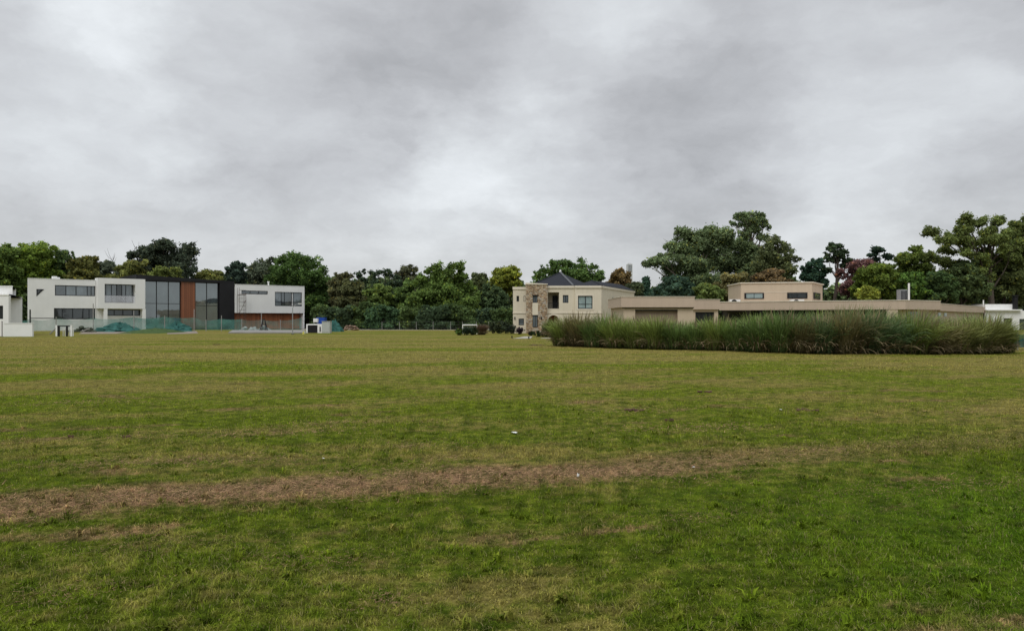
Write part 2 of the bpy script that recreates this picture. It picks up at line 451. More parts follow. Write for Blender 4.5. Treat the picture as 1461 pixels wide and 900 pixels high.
# ------------------------------------------------------------------ turf blades
def make_turf():
    def sample(n, y0, y1, power):
        # density falls with distance as y^-power, over the visible wedge
        k = 2 - power; U = RNG.random(n)
        y = (y0**k + U * (y1**k - y0**k))**(1 / k)
        x = (RNG.random(n) * 2 - 1) * (.76 * y + .9)
        return x, y
    def band(x, y):
        v = -.309 * x + .951 * y; u = .951 * x + .309 * y
        return np.clip(1.35 - np.abs(v - 7.235) / .55, 0, 1) * np.clip((8 - u) / 5, .3, 1)
    # near: bent two-piece blades
    def blades(n, y0, y1, power, L, W, segs2):
        x, y = sample(n, y0, y1, power)
        # gather into tufts
        tuft = RNG.random(n) < .55
        gx_ = np.round(x / .11) * .11; gy_ = np.round(y / .11) * .11
        hsh = np.sin(gx_ * 127.1 + gy_ * 311.7) * 43758.5; jit = hsh - np.floor(hsh)
        x = np.where(tuft, gx_ + (x - gx_) * .55 + jit * .07, x); y = np.where(tuft, gy_ + (y - gy_) * .55 + (1 - jit) * .06, y)
        bd = band(x, y)
        patch = .5 + .5 * np.sin(x * 1.9 + np.sin(y * 1.3) * 2) * np.cos(y * 1.6 + np.sin(x * 1.1) * 2)
        flat = RNG.random(n) < (.28 + .6 * bd)
        ln = L * (.45 + 1.1 * RNG.random(n)**1.6) * (.65 + .7 * patch) * (1 - .35 * bd)
        ln = np.where(RNG.random(n) < .015, ln * 1.9, ln)
        az = RNG.random(n) * 2 * np.pi
        tilt = np.where(flat, 1.15 + .38 * RNG.random(n), .15 + .85 * RNG.random(n))
        dx, dy = np.cos(az), np.sin(az)
        w = W * (.6 + .8 * RNG.random(n))
        px_, py_ = -dy * w, dx * w
        z0 = hgt(x, y) - .004
        lift = np.where(flat, .006 + .018 * RNG.random(n), 0)
        base = np.stack([x, y, z0 + lift], -1); side = np.stack([px_, py_, np.zeros(n)], -1)
        h1 = ln * .55
        mid = base + np.stack([dx * np.sin(tilt * .7) * h1, dy * np.sin(tilt * .7) * h1, np.cos(tilt * .7) * h1], -1)
        h2 = ln * .5; t2 = np.minimum(tilt * 1.45 + .15, 1.62)
        tip = mid + np.stack([dx * np.sin(t2) * h2, dy * np.sin(t2) * h2, np.cos(t2) * h2], -1)
        r1, r2 = RNG.random(n), RNG.random(n)
        if segs2:
            V = np.stack([base - side, base + side, mid + side * .75, mid - side * .75, tip], 1)
            b0 = np.arange(n) * 5
            Fc = np.concatenate([np.stack([b0, b0+1, b0+2], -1), np.stack([b0, b0+2, b0+3], -1), np.stack([b0+3, b0+2, b0+4], -1)])
            k = 5
        else:
            V = np.stack([base - side, base + side, (tip + mid) / 2], 1); Fc = np.arange(n * 3).reshape(-1, 3); k = 3
        T = np.repeat(np.stack([r1, r2, r1 * 0], -1), k, axis=0)
        return V.reshape(-1, 3), Fc, T
    parts = [blades(430000, 3.1, 9.5, 1.75, .034, .0018, True),
             blades(330000, 8.5, 24, 1.6, .045, .0042, False),
             blades(200000, 22, 62, 1.5, .055, .010, False)]
    # loose straw: along the raked band and in small heaps; and taller weeds in tufts
    def straw(n, x, y, zmax, L, W):
        az = RNG.normal(size=n) * .9 + .3; el = RNG.normal(size=n) * .28; ln = L * (.4 + RNG.random(n)); w = W * (.6 + .8 * RNG.random(n))
        d = np.stack([np.cos(az) * np.cos(el), np.sin(az) * np.cos(el), np.sin(el)], -1)
        c0 = np.stack([x, y, hgt(x, y) + .004 + zmax * RNG.random(n)**2], -1)
        sd = np.stack([-np.sin(az), np.cos(az), np.zeros(n)], -1) * w[:, None]; up = np.array([0, 0, 1.0]) * w[:, None] * .7
        V = np.stack([c0 - sd, c0 + sd + up, c0 + d * ln[:, None]], 1).reshape(-1, 3); V[:, 2] = np.maximum(V[:, 2], -.02)
        T = np.repeat(np.stack([RNG.random(n), np.zeros(n), np.ones(n)], -1), 3, axis=0)
        return V, np.arange(n * 3).reshape(-1, 3), T
    n = 34000; u = -8 + 17 * RNG.random(n); clump = np.sin(u * 3.1) * np.sin(u * 1.3 + 1) * .5 + .5
    v = 7.235 + RNG.normal(size=n) * (.30 + .10 * np.sin(u * 1.7)) + .16 * np.sin(u * 1.1 + .6)
    keep = RNG.random(n) < np.clip((6.5 - u) / 4, .22, 1) * (.45 + .55 * clump)
    u, v = u[keep], v[keep]; x = .951 * u - .309 * v; y = .309 * u + .951 * v
    parts.append(straw(len(x), x, y, .022, .055, .0026))
    for (px, py, w, dd, n) in ((205, 664, .55, .10, 900), (600, 637, .26, .09, 420), (480, 604, .6, .16, 500), (395, 618, .45, .12, 420), (640, 655, .3, .07, 220), (390, 655, .4, .08, 300),
                               (905, 586, .5, .14, 260), (960, 614, .6, .12, 300), (1000, 606, .5, .1, 260), (1390, 586, .7, .16, 300), (1160, 640, .5, .12, 420), (330, 650, .5, .1, 240),
                               (430, 800, .22, .10, 220), (200, 780, .25, .12, 260), (545, 855, .08, .05, 90), (100, 850, .22, .08, 200), (650, 695, .3, .09, 200), (1000, 735, .3, .1, 200),
                               (1250, 700, .4, .14, 300), (1430, 690, .5, .14, 380), (120, 575, .8, .2, 400), (300, 560, .9, .2, 300), (640, 570, .7, .14, 200), (220, 625, .7, .15, 420)):
        Y = 1680 / (py - HY); xx = gx(px, Y) + RNG.normal(size=n) * w; yy = Y + (RNG.normal(size=n) * dd * 2 + (xx - gx(px, Y)) * .2)
        m_ = n * 2 if Y < 7 else n; xx = gx(px, Y) + RNG.normal(size=m_) * w * 1.2; yy = Y + RNG.normal(size=m_) * dd * 1.6 + (xx - gx(px, Y)) * .2
        parts.append(straw(m_, xx, yy, .018, .038 if Y < 7 else .055, .0014 if Y < 7 else (.0024 if Y < 10 else .004)))
    def weeds(m, per, y0, y1, L, W):
        cx, cy = sample(m, y0, y1, 1.5); i = np.repeat(np.arange(m), per); n = len(i)
        az = RNG.random(n) * 2 * np.pi; hs = (.5 + RNG.random(m))[i]; ln = L * hs * (.5 + .7 * RNG.random(n)); t = .35 + 1.0 * RNG.random(n)
        x = cx[i] + RNG.normal(size=n) * .018; y = cy[i] + RNG.normal(size=n) * .018; dx, dy = np.cos(az), np.sin(az); w = W * (.6 + .7 * RNG.random(n))
        base = np.stack([x, y, hgt(x, y)], -1); side = np.stack([-dy * w, dx * w, 0 * w], -1)
        mid = base + np.stack([dx * np.sin(t * .6), dy * np.sin(t * .6), np.cos(t * .6)], -1) * (ln * .6)[:, None]
        t2 = np.minimum(t * 1.6 + .2, 1.9); tip = mid + np.stack([dx * np.sin(t2), dy * np.sin(t2), np.cos(t2)], -1) * (ln * .5)[:, None]
        tip[:, 2] = np.maximum(tip[:, 2], .004)
        V = np.stack([base - side, base + side, mid + side, mid - side, tip], 1); b0 = np.arange(n) * 5
        Fc = np.concatenate([np.stack([b0, b0+1, b0+2], -1), np.stack([b0, b0+2, b0+3], -1), np.stack([b0+3, b0+2, b0+4], -1)])
        T = np.repeat(np.stack([.1 + .8 * RNG.random(n), .4 * RNG.random(n), 0 * t], -1), 5, axis=0)
        return V.reshape(-1, 3), Fc, T
    parts.append(weeds(420, 26, 3.3, 14, .062, .0030))
    parts.append(weeds(160, 12, 3.3, 10, .055, .009))
    Vs, Fs, Ts, off = [], [], [], 0
    for V, Fc, T in parts:
        Vs.append(V); Fs.append(Fc + off); Ts.append(T); off += len(V)
    o = np_mesh('grass', np.concatenate(Vs), 3, M['grass'], np.concatenate(Ts), faces=np.concatenate(Fs))
    tag(o, 'short mown grass with dry stalks and a band of brown clippings', 'grass', kind='stuff')
make_turf()

# ------------------------------------------------------------------ trees
def leaves(centres, radii, tones, per, size, colr, rng, flat=1.0, droop=0.0):
    """cards scattered in little clusters; returns verts (n*4,3) and tint"""
    n = len(centres)
    cnt = np.maximum(4, (per * (radii / radii.mean())**2).astype(int))
    idx = np.repeat(np.arange(n), cnt); m = len(idx)
    d = rng.normal(size=(m, 3)); d /= np.linalg.norm(d, axis=1)[:, None]
    r = rng.random(m)**.55 * (1 + .7 * rng.random(m)**4)
    off = d * (r * radii[idx])[:, None]; off[:, 2] *= flat
    P = centres[idx] + off; P[:, 2] -= droop * r * radii[idx] * rng.random(m)
    nrm = d * .7 + rng.normal(size=(m, 3)) * .75; nrm[:, 2] += .35
    nrm /= np.linalg.norm(nrm, axis=1)[:, None]
    a = np.cross(nrm, rng.normal(size=(m, 3))); a /= np.linalg.norm(a, axis=1)[:, None]
    b = np.cross(nrm, a)
    s = size * (.55 + .9 * rng.random(m)); la = (s * .62)[:, None]; lb = (s * .36)[:, None]
    V = np.stack([P - a * la, P + b * lb, P + a * la, P - b * lb], 1)
    c = np.array(colr)[None, :] * (tones[idx] * (.72 + .56 * rng.random(m)))[:, None]
    yel = rng.random(m) < .06
    c[yel] = c[yel] * np.array([1.8, 1.45, .8])
    return V.reshape(-1, 3), np.repeat(np.clip(c, 0, 1), 4, axis=0)

def tree(name, px, ytop, wpx, Y, col, label, style='round', cbot=None, group=None, cat='tree', seed=0, dens=1.0, leaf=.31, bark='bark', dpt=.8, trunk_px=None, lobes=None):
    rng = np.random.default_rng(1000 + seed); rr = random.Random(seed)
    col = _v(col, 2.6 if (max(col) < .1 and col not in (DG, MG, GY, BG, EU)) else 1.75)
    H = gz(ytop, Y); W = wpx / F * Y; zb = gz(cbot, Y) if cbot else H * .25
    zb = max(zb, .15)
    root = empty(name, (gx(trunk_px if trunk_px else px, Y), Y, 0), label=label, cat=cat, group=group)
    ox = gx(px, Y) - root.location.x
    Hc = H - zb; cz = zb + Hc * .5
    # main lobes
    L = []
    if style in ('round', 'open'):
        k = 15 if style == 'round' else 14
        for i in range(k):
            a = 2 * math.pi * i / k * 1.618 * 2; t = (i + .5) / k
            zz = zb + Hc * (.16 + .70 * t)
            q = math.sin(math.pi * min(1, (.22 + .70 * t)))**.5
            rad = W * .5 * (.62 * q)
            L.append((ox + math.cos(a) * rad * rr.uniform(.55, 1.05), math.sin(a) * rad * dpt, zz, W * rr.uniform(.11, .20), Hc * rr.uniform(.09, .15)))
        L.append((ox + rr.uniform(-.08, .08) * W, 0, zb + Hc * .87, W * .17, Hc * .11)); L.append((ox, 0, zb + Hc * .5, W * .27, Hc * .27))
    elif style == 'tier':      # low spreading mass down to the ground
        for i in range(11):
            t = (i + .5) / 11
            L.append((ox + (t - .5) * W * .84, rr.uniform(-.3, .3) * W * .3, zb + Hc * rr.uniform(.3, .7), W * .14, Hc * rr.uniform(.22, .34)))
        for i in range(5): L.append((ox + rr.uniform(-.3, .3) * W, rr.uniform(-1, 1), zb + Hc * rr.uniform(.6, .84), W * .14, Hc * .17))
        for i in range(6): L.append((ox + (i - 2.5) / 6 * W, rr.uniform(-1, 1), zb + Hc * .12, W * .12, Hc * .14))
    elif style == 'conifer':
        for i in range(12):
            t = i / 11; rad = W * .5 * (1 - t)**.85
            for j in range(3 if t < .8 else 1):
                a = rr.uniform(0, 6.28)
                L.append((ox + math.cos(a) * rad * .5, math.sin(a) * rad * .5, zb + Hc * (.04 + .9 * t), max(.35, rad * .6), Hc * .05 + .15))
    elif style == 'pine':
        k = 9
        for i in range(k):
            t = (i + .6) / k; a = i * 2.4
            rad = W * .36 * (math.sin(math.pi * (.18 + .66 * t)))
            L.append((ox + math.cos(a) * rad, math.sin(a) * rad * .7, zb + Hc * (.1 + .84 * t), W * rr.uniform(.16, .24), Hc * rr.uniform(.07, .11)))
    if lobes:   # (px, py, halfwidth px, halfheight px)
        L = [(gx(a, Y) - root.location.x, rr.uniform(-.35, .35) * W * .35, gz(b, Y), c / F * Y, d / F * Y) for a, b, c, d in lobes]
    if style in ('round', 'open', 'tier'):
        L0, L = L, [(a_, b_, c_, d_ * .86, e_ * .86) for a_, b_, c_, d_, e_ in L]
        for (lx, ly, lz, lw, lh) in L0:
            for q in range(4):
                a = rr.uniform(0, 6.28); b2 = rr.uniform(-1, 1); rad = rr.uniform(.55, 1.05)
                L.append((lx + math.cos(a) * lw * rad, ly + math.sin(a) * lw * rad * dpt, lz + b2 * lh * .75, lw * rr.uniform(.26, .46), lh * rr.uniform(.26, .46)))
    else: L0 = L
    C, RD, TN = [], [], []
    cl = .62 if style != 'open' else .5
    for (lx, ly, lz, lw, lh) in L:
        vol = max(4, int(16 * (lw * lw * lh / (cl**3 * 9))**.72 * dens * .9))
        vol = min(vol, 70)
        d = rng.normal(size=(vol, 3)); d /= np.linalg.norm(d, axis=1)[:, None]
        r = rng.random(vol)**.45 * (1.0 + .32 * rng.random(vol)**3)
        p = np.array([lx, ly, lz]) + d * r[:, None] * np.array([lw, lw * dpt, lh])
        C.append(p); RD.append(cl * (.40 + .95 * rng.random(vol)**1.4) * max(.6, min(1.3, lw / 1.6)) * np.clip(1.55 - .6 * r, .5, 1.1))
        tone = rr.uniform(.86, 1.14)
        TN.append(tone * (.75 + .5 * rng.random(vol)) * (1 + .22 * d[:, 2]))  # upper clusters lightened, lower ones darkened: light from above put into the leaf colour
    C = np.concatenate(C); RD = np.concatenate(RD); TN = np.concatenate(TN)
    C[:, 2] = np.maximum(C[:, 2], .35)
    if style == 'open': RD = RD * (1.8 if leaf < .3 else 1.3)
    per = {'round': 50, 'open': 34 if leaf > .3 else 60, 'tier': 50, 'conifer': 50, 'pine': 60}[style]
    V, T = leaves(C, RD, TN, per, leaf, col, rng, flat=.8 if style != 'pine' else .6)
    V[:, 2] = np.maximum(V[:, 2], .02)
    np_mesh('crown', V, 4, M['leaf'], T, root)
    # trunk and limbs
    tb = MB(); r0 = max(.12, H * .022); lean = rr.uniform(-.4, .4)
    fork = min(H * .5, zb + Hc * .25)
    tx = ox * .5
    top = Vector((ox * .9, 0, zb + Hc * .82))
    mid = Vector((tx + lean * .4, 0, fork))
    tb.path([(0, 0, -.1), (lean * .2, 0, fork * .5), mid, mid.lerp(top, .5) + Vector((lean * .3, 0, 0)), top], [r0 * 1.25, r0, r0 * .8, r0 * .5, r0 * .12], 8)
    for i, (lx, ly, lz, lw, lh) in enumerate(L0):
        if lz < fork * .6: continue
        st = mid.lerp(top, rr.uniform(0, .45)) if lz > fork * 1.3 else Vector((lean * .3, 0, fork * .7))
        en = Vector((lx, ly, lz + lh * .3)); m2 = st.lerp(en, .55) + Vector((rr.uniform(-.3, .3), rr.uniform(-.3, .3), -.06 * (en - st).length))
        tb.path([st, m2, en], [r0 * .42, r0 * .26, r0 * .07], 6)
        if style in ('open',):
            for q in range(4):
                e2 = en + Vector((rr.uniform(-1, 1) * lw, rr.uniform(-1, 1) * lw, rr.uniform(.1, 1.2) * lh))
                tb.path([m2.lerp(en, rr.uniform(.2, .9)), e2], [r0 * .13, r0 * .04], 5)
    tb.build('trunk', M[bark], root)
    return root

def _v(c, k): return tuple(x * k for x in c)
DG = (.055, .085, .030); MG = (.080, .120, .030); LG = (.115, .165, .030); OL = (.120, .130, .040); GY = (.075, .092, .060)
YG = (.150, .172, .030); BG = (.040, .078, .050); BR = (.120, .088, .046); PU = (.078, .042, .040); EU = (.098, .132, .062)
G1 = 'trees of the wood behind the houses'
# left, behind the long white house
tree('broadleaf_tree', 0, 346, 90, 122, MG, 'mid green tree behind the white house cut by the left edge', cbot=440, group=G1, seed=1)
tree('broadleaf_tree', 50, 343, 90, 128, LG, 'tallest green tree above the triangular window end of the long white house', cbot=432, group=G1, seed=2)
tree('broadleaf_tree', 90, 355, 66, 132, DG, 'dark green tree above the ribbon window of the long white house', cbot=430, group=G1, seed=3)
tree('broadleaf_tree', 121, 362, 60, 126, (.095, .10, .030), 'low tree turning yellow and orange left of the twiggy dark tree', cbot=430, group=G1, seed=4)
tree('broadleaf_tree', 152, 370, 54, 134, GY, 'grey green tree above the white balcony box', cbot=430, group=G1, seed=5)
tree('oak_tree', 232, 344, 110, 132, (.028, .037, .024), 'tall dark spreading tree with gaps above the black roof', style='open', cbot=410, group=G1, seed=6, dens=1.5,
     lobes=[(262,356,16,11),(240,352,16,8),(224,364,18,12),(208,360,14,9),(193,364,10,6),(246,370,22,12),(272,374,11,10),(205,380,22,12),(228,388,26,12),(258,388,20,13),(186,383,13,8),(275,386,7,6)], trunk_px=235)
tree('broadleaf_tree', 186, 368, 62, 122, OL, 'olive bushy tree at the left foot of the dark spreading tree', cbot=432, group=G1, seed=7)
tree('broadleaf_tree', 234, 379, 76, 121, (.07,.085,.024), 'olive low tree under the dark spreading tree', cbot=432, group=G1, seed=71)
tree('broadleaf_tree', 294, 383, 62, 135, OL, 'low olive tree just above the black fascia', cbot=430, group=G1, seed=8)
tree('conifer', 337, 373, 34, 138, (.026, .040, .030), 'small dark rounded conifer above the black wall', cbot=410, group=G1, seed=9)
tree('broadleaf_tree', 375, 366, 60, 141, GY, 'greyish shoulder tree above the slot window', cbot=430, group=G1, seed=10, lobes=[(383,374,13,8),(372,382,18,10),(360,390,14,11),(388,390,22,14),(365,405,20,16),(390,410,24,16)])
tree('oak_tree', 418, 360, 105, 138, (.038, .066, .018), 'big domed green tree above the right end of the long white house', cbot=464, group=G1, seed=11,
     lobes=[(402,372,16,11),(425,370,18,10),(442,376,15,11),(455,388,13,13),(415,388,28,15),(440,400,26,14),(392,390,15,14),(412,408,30,14),(448,418,20,16),(452,440,16,18),(434,432,20,16),(420,450,16,14),(462,405,9,12)])
# middle wood, right of the long white house
tree('broadleaf_tree', 487, 386, 46, 132, (.058,.060,.028), 'brownish olive tree right of the big domed tree', cbot=455, group=G1, seed=12, style='open', dens=1.6)
tree('pine_tree', 514, 383, 22, 128, (.024, .038, .022), 'small dark pine tuft standing above the wood', style='pine', cbot=425, group=G1, seed=13, dens=1.6)
tree('pine_tree', 549, 384, 48, 134, (.026, .040, .022), 'umbrella pine with a hole of sky through its crown', cbot=440, group=G1, seed=14, style='open',
     lobes=[(537,390,9,5),(550,388,10,4),(561,393,9,6),(534,402,7,9),(566,404,10,9),(550,414,20,10),(540,430,20,12),(562,430,18,12)])
tree('bare_tree', 580, 378, 44, 138, (.05, .055, .03), 'thinly leaved twiggy tree between the umbrella pine and the tall green tree', style='open', cbot=430, group=G1, seed=15, dens=.35, bark='bark')
tree('broadleaf_tree', 502, 398, 56, 124, (.050,.055,.024), 'dull olive tree beneath the small pine tuft', cbot=462, group=G1, seed=16)
tree('broadleaf_tree', 540, 405, 60, 120, (.060,.085,.022), 'light green tree in front of the umbrella pine', cbot=455, group=G1, seed=17)
tree('broadleaf_tree', 582, 398, 56, 121, (.050,.078,.022), 'green tree left of the tall spreading green tree', cbot=462, group=G1, seed=18)
tree('oak_tree', 636, 372, 96, 116, (.052, .080, .020), 'tallest green tree of the middle wood, spreading to the ground', cbot=466, group=G1, seed=19, dens=1.1,
     lobes=[(648,382,15,9),(628,384,14,8),(612,386,11,6),(660,392,12,10),(636,396,26,13),(604,404,18,14),(662,410,18,14),(630,416,30,14),(600,428,20,16),(668,432,17,17),(634,440,28,14),(608,450,20,14),(656,452,22,13)])
tree('broadleaf_tree', 684, 387, 42, 124, (.050, .062, .026), 'thin tree with sky showing through, right of the tall middle tree', style='open', cbot=450, group=G1, seed=20, dens=.9)
tree('poplar_tree', 722, 379, 66, 130, YG, 'yellow green tree top beside the stone house', cbot=425, group=G1, seed=21, bark='bark_pale')
tree('broadleaf_tree', 704, 405, 60, 122, (.036,.055,.024), 'dark green tree under the yellow green tree', cbot=466, group=G1, seed=22)
G2 = 'dark shrubs along the foot of the wood'
for i, (px, yt, w, Y, c) in enumerate([(464,434,40,114,DG),(480,436,44,113,(.026,.040,.020)),(512,430,48,114,DG),(548,436,50,112,(.030,.055,.026)),
        (585,438,46,112,(.040,.060,.020)),(618,436,50,111,(.028,.044,.022)),(655,434,50,112,DG),(690,440,46,114,(.030,.048,.026)),(722,436,48,113,DG)]):
    tree('shrub', px, yt, w, Y, c, 'dark leafy shrub at the foot of the wood', style='tier', cbot=470, group=G2, cat='shrub', seed=40 + i, leaf=.3)
# behind the stone house
tree('broadleaf_tree', 812, 367, 96, 118, (.045, .075, .022), 'green tree rising behind the slate roof', cbot=420, group=G1, seed=60, style='round',
     lobes=[(822,377,14,8),(800,378,14,7),(784,384,13,7),(840,383,13,8),(852,392,7,7),(812,392,30,10),(775,394,13,8),(836,400,22,10),(790,404,24,10)])
tree('broadleaf_tree', 885, 384, 42, 124, (.075, .055, .024), 'rusty brown tree right of the slate roof', cbot=425, group=G1, seed=61)
tree('conifer', 922, 395, 15, 126, BG, 'tiny dark pointed conifer right of the rusty brown tree', style='conifer', cbot=425, group=G1, seed=62)
tree('broadleaf_tree', 905, 404, 34, 120, (.035,.045,.022), 'low dark tree at the left corner of the beige garage', cbot=430, group=G1, seed=63)
tree('shrub_tree', 962, 394, 74, 112, (.026, .046, .030), 'blue green rounded tree above the garage parapet', cbot=432, group=G1, seed=64)
tree('shrub_tree', 1008, 405, 60, 110, (.060, .080, .024), 'olive green low tree above the garage corner', cbot=436, group=G1, seed=65)
# eucalyptus
tree('eucalyptus_tree', 990, 322, 130, 128, EU, 'broad eucalyptus with a long limb reaching left', style='open', cbot=420, group=G1, seed=66, dens=1.9, bark='bark_pale', trunk_px=1004,
     lobes=[(974,333,14,9),(992,340,16,10),(960,352,14,8),(936,374,16,6),(925,378,6,5),(950,366,12,6),(978,356,20,11),(1006,352,18,12),(1020,334,22,9),(1034,344,16,12),(962,382,16,9),(985,378,22,12),(1010,375,22,14),(1030,368,18,14),(972,398,24,10),(1005,400,28,12)])
tree('eucalyptus_tree', 1071, 300, 58, 132, EU, 'tallest eucalyptus with an open rounded top', style='open', cbot=420, group=G1, seed=67, dens=1.7, bark='bark_pale', trunk_px=1066,
     lobes=[(1060,308,11,6),(1080,308,12,6),(1070,316,15,7),(1089,320,8,8),(1052,319,8,4),(1073,328,13,7),(1084,338,10,6),(1062,336,9,6),(1056,350,16,11),(1072,362,20,16),(1050,376,20,16),(1076,388,24,14)])
tree('eucalyptus_tree', 1110, 334, 60, 126, (.058,.070,.030), 'dense eucalyptus shoulder right of the tallest one', cbot=420, group=G1, seed=68, dens=1.2, bark='bark_pale',
     lobes=[(1106,344,14,9),(1094,356,14,12),(1118,356,15,10),(1129,366,9,8),(1108,370,24,12),(1090,384,20,14),(1118,384,18,11),(1104,400,26,12)])
tree('broadleaf_tree', 1045, 388, 60, 114, (.085,.078,.032), 'tan olive tree left of the upper beige room', cbot=434, group=G1, seed=69)
tree('broadleaf_tree', 1098, 384, 66, 114, BR, 'reddish brown tree behind the upper beige room', cbot=430, group=G1, seed=70)
tree('broadleaf_tree', 1160, 367, 50, 128, BG, 'dark blue green tree left of the lone pine', cbot=425, group=G1, seed=72)
tree('pine_tree', 1199, 347, 46, 124, (.026, .040, .020), 'lone pine with bare trunk and clumped crown', style='pine', cbot=384, group=G1, seed=73, trunk_px=1190, dens=1.5, bark='bark',
     lobes=[(1194,353,11,6),(1186,361,9,5),(1203,362,10,6),(1216,369,7,5),(1182,371,8,5),(1210,376,10,6),(1196,364,8,6),(1194,370,8,3),(1218,382,5,3),(1183,384,6,3)])
tree('plum_tree', 1222, 368, 70, 118, PU, 'purple red leaved tree right of the lone pine', cbot=430, group=G1, seed=74,
     lobes=[(1238,375,15,6),(1222,382,16,8),(1208,392,13,9),(1228,396,20,10),(1206,410,14,12),(1226,414,18,12)])
tree('pine_tree', 1255, 354, 36, 132, (.014, .026, .016), 'very dark flat topped pine above the purple tree', style='pine', cbot=385, group=G1, seed=75, dens=1.6,
     lobes=[(1254,358,11,4),(1243,364,7,3),(1262,366,9,5),(1250,370,10,4),(1258,380,8,6)])
tree('broadleaf_tree', 1248, 375, 80, 112, (.078, .110, .022), 'bright green rounded tree in front of the purple tree', cbot=432, group=G1, seed=76, dens=1.1)
tree('shrub_tree', 1238, 410, 30, 108, YG, 'small yellow green bush above the long beige roof edge', cbot=434, group=G1, seed=77, leaf=.3)
tree('broadleaf_tree', 1308, 351, 84, 122, (.076, .104, .024), 'light olive green tree left of the big airy tree', cbot=430, group=G1, seed=78)
tree('broadleaf_tree', 1296, 388, 70, 111, (.046, .082, .018), 'deep green tree behind the roof flue', cbot=432, group=G1, seed=79)
tree('ash_tree', 1408, 299, 160, 112, (.092, .118, .036), 'big airy tree at right with visible rising limbs', style='open', cbot=420, group=G1, seed=80, dens=.8, trunk_px=1414, leaf=.25,
     lobes=[(1394 + 68 * math.sin(k * 2.4) * math.sqrt((k + .5) / 34) * (1.0 if k % 3 else .8), 352 - 46 * math.cos(k * 2.4) * math.sqrt((k + .5) / 34), 9 + k % 4, 5.5 + k % 3) for k in range(34)])
tree('ash_tree', 1470, 302, 80, 116, (.088, .112, .034), 'airy green tree cut by the right edge', style='open', cbot=400, group=G1, seed=81, dens=1.3)
tree('broadleaf_tree', 1372, 370, 90, 112, (.044, .062, .024), 'dull green tree under the left limbs of the big airy tree', cbot=440, group=G1, seed=82, dens=1.1)
tree('broadleaf_tree', 1432, 360, 90, 114, (.050, .062, .022), 'dense dark green tree behind the small white house at right', cbot=446, group=G1, seed=83, dens=1.1)
tree('broadleaf_tree', 1340, 386, 60, 110, (.030, .050, .018), 'dark green tree above the step in the beige roof', cbot=440, group=G1, seed=84)
def twiggy(px, ytop, Y, label, seed):
    e = empty('bare_tree', (gx(px, Y), Y, 0), label=label, cat='tree'); rr = random.Random(seed); H = gz(ytop, Y); mb = MB()
    mb.path([(0, 0, 0), (.2, 0, H * .5), (0, 0, H)], [.14, .09, .015], 6)
    br = MB()
    for i in range(16):
        z = H * rr.uniform(.6, .95); a = rr.uniform(0, 6.28); L = rr.uniform(.8, 2.2)
        br.path([(0, 0, z), (math.cos(a) * L * .5, math.sin(a) * L * .5, z + L * .5), (math.cos(a) * L * .8, math.sin(a) * L * .8, z + L * 1.1)], [.035, .025, .008], 4)
    mb.build('trunk', M['bark'], e); br.build('branches', M['bark'], e)
twiggy(198, 345, 133, 'leafless grey twigs rising left of the tall dark spreading tree', 3)
twiggy(161, 366, 136, 'small leafless twiggy tree above the white balcony box', 5)
twiggy(572, 384, 137, 'leafless twigs between the umbrella pine and the tall green tree', 6)
# rear rows closing the wood
G3 = 'rear trees closing the wood'
for i, (px, yt, w) in enumerate([(10,358,110),(85,368,100),(150,376,90),(205,384,80),(265,386,80),(325,386,90),(380,392,90),(440,394,80),(490,390,80),(530,392,80),(575,386,90),(625,392,90),(685,392,90),(750,396,80),
                                 (830,400,90),(940,408,90),(1020,396,110),(1120,392,90),(1190,402,90),(1260,396,90),(1330,392,90),(1400,378,110),(1460,376,90)]):
    tree('rear_tree', px, yt, w, 146, (.062, .085, .036), 'dark tree in the rear row closing the wood', style='tier', cbot=470, group=G3, seed=90 + i, leaf=.55, dens=.9)

# wood on the far side of the field, behind the viewer: mirrored in the tall glazing
def far_wood():
    rng = np.random.default_rng(5); n = 900
    x = rng.uniform(-190, 140, n); y = -75 + rng.uniform(-12, 12, n); h = rng.uniform(6, 21, n) * (.7 + .3 * np.sin(x * .08))
    C = np.stack([x, y, h * rng.random(n)**1.3], -1); V, T = leaves(C, np.full(n, 4.2), np.ones(n), 60, 2.2, (.035, .052, .022), rng)
    V[:, 2] = np.maximum(V[:, 2], 0)
    o = np_mesh('wood', V, 4, M['leaf'], T)
    tag(o, 'wood on the far side of the field mirrored in the tall glazing', 'wood', kind='stuff')
far_wood()

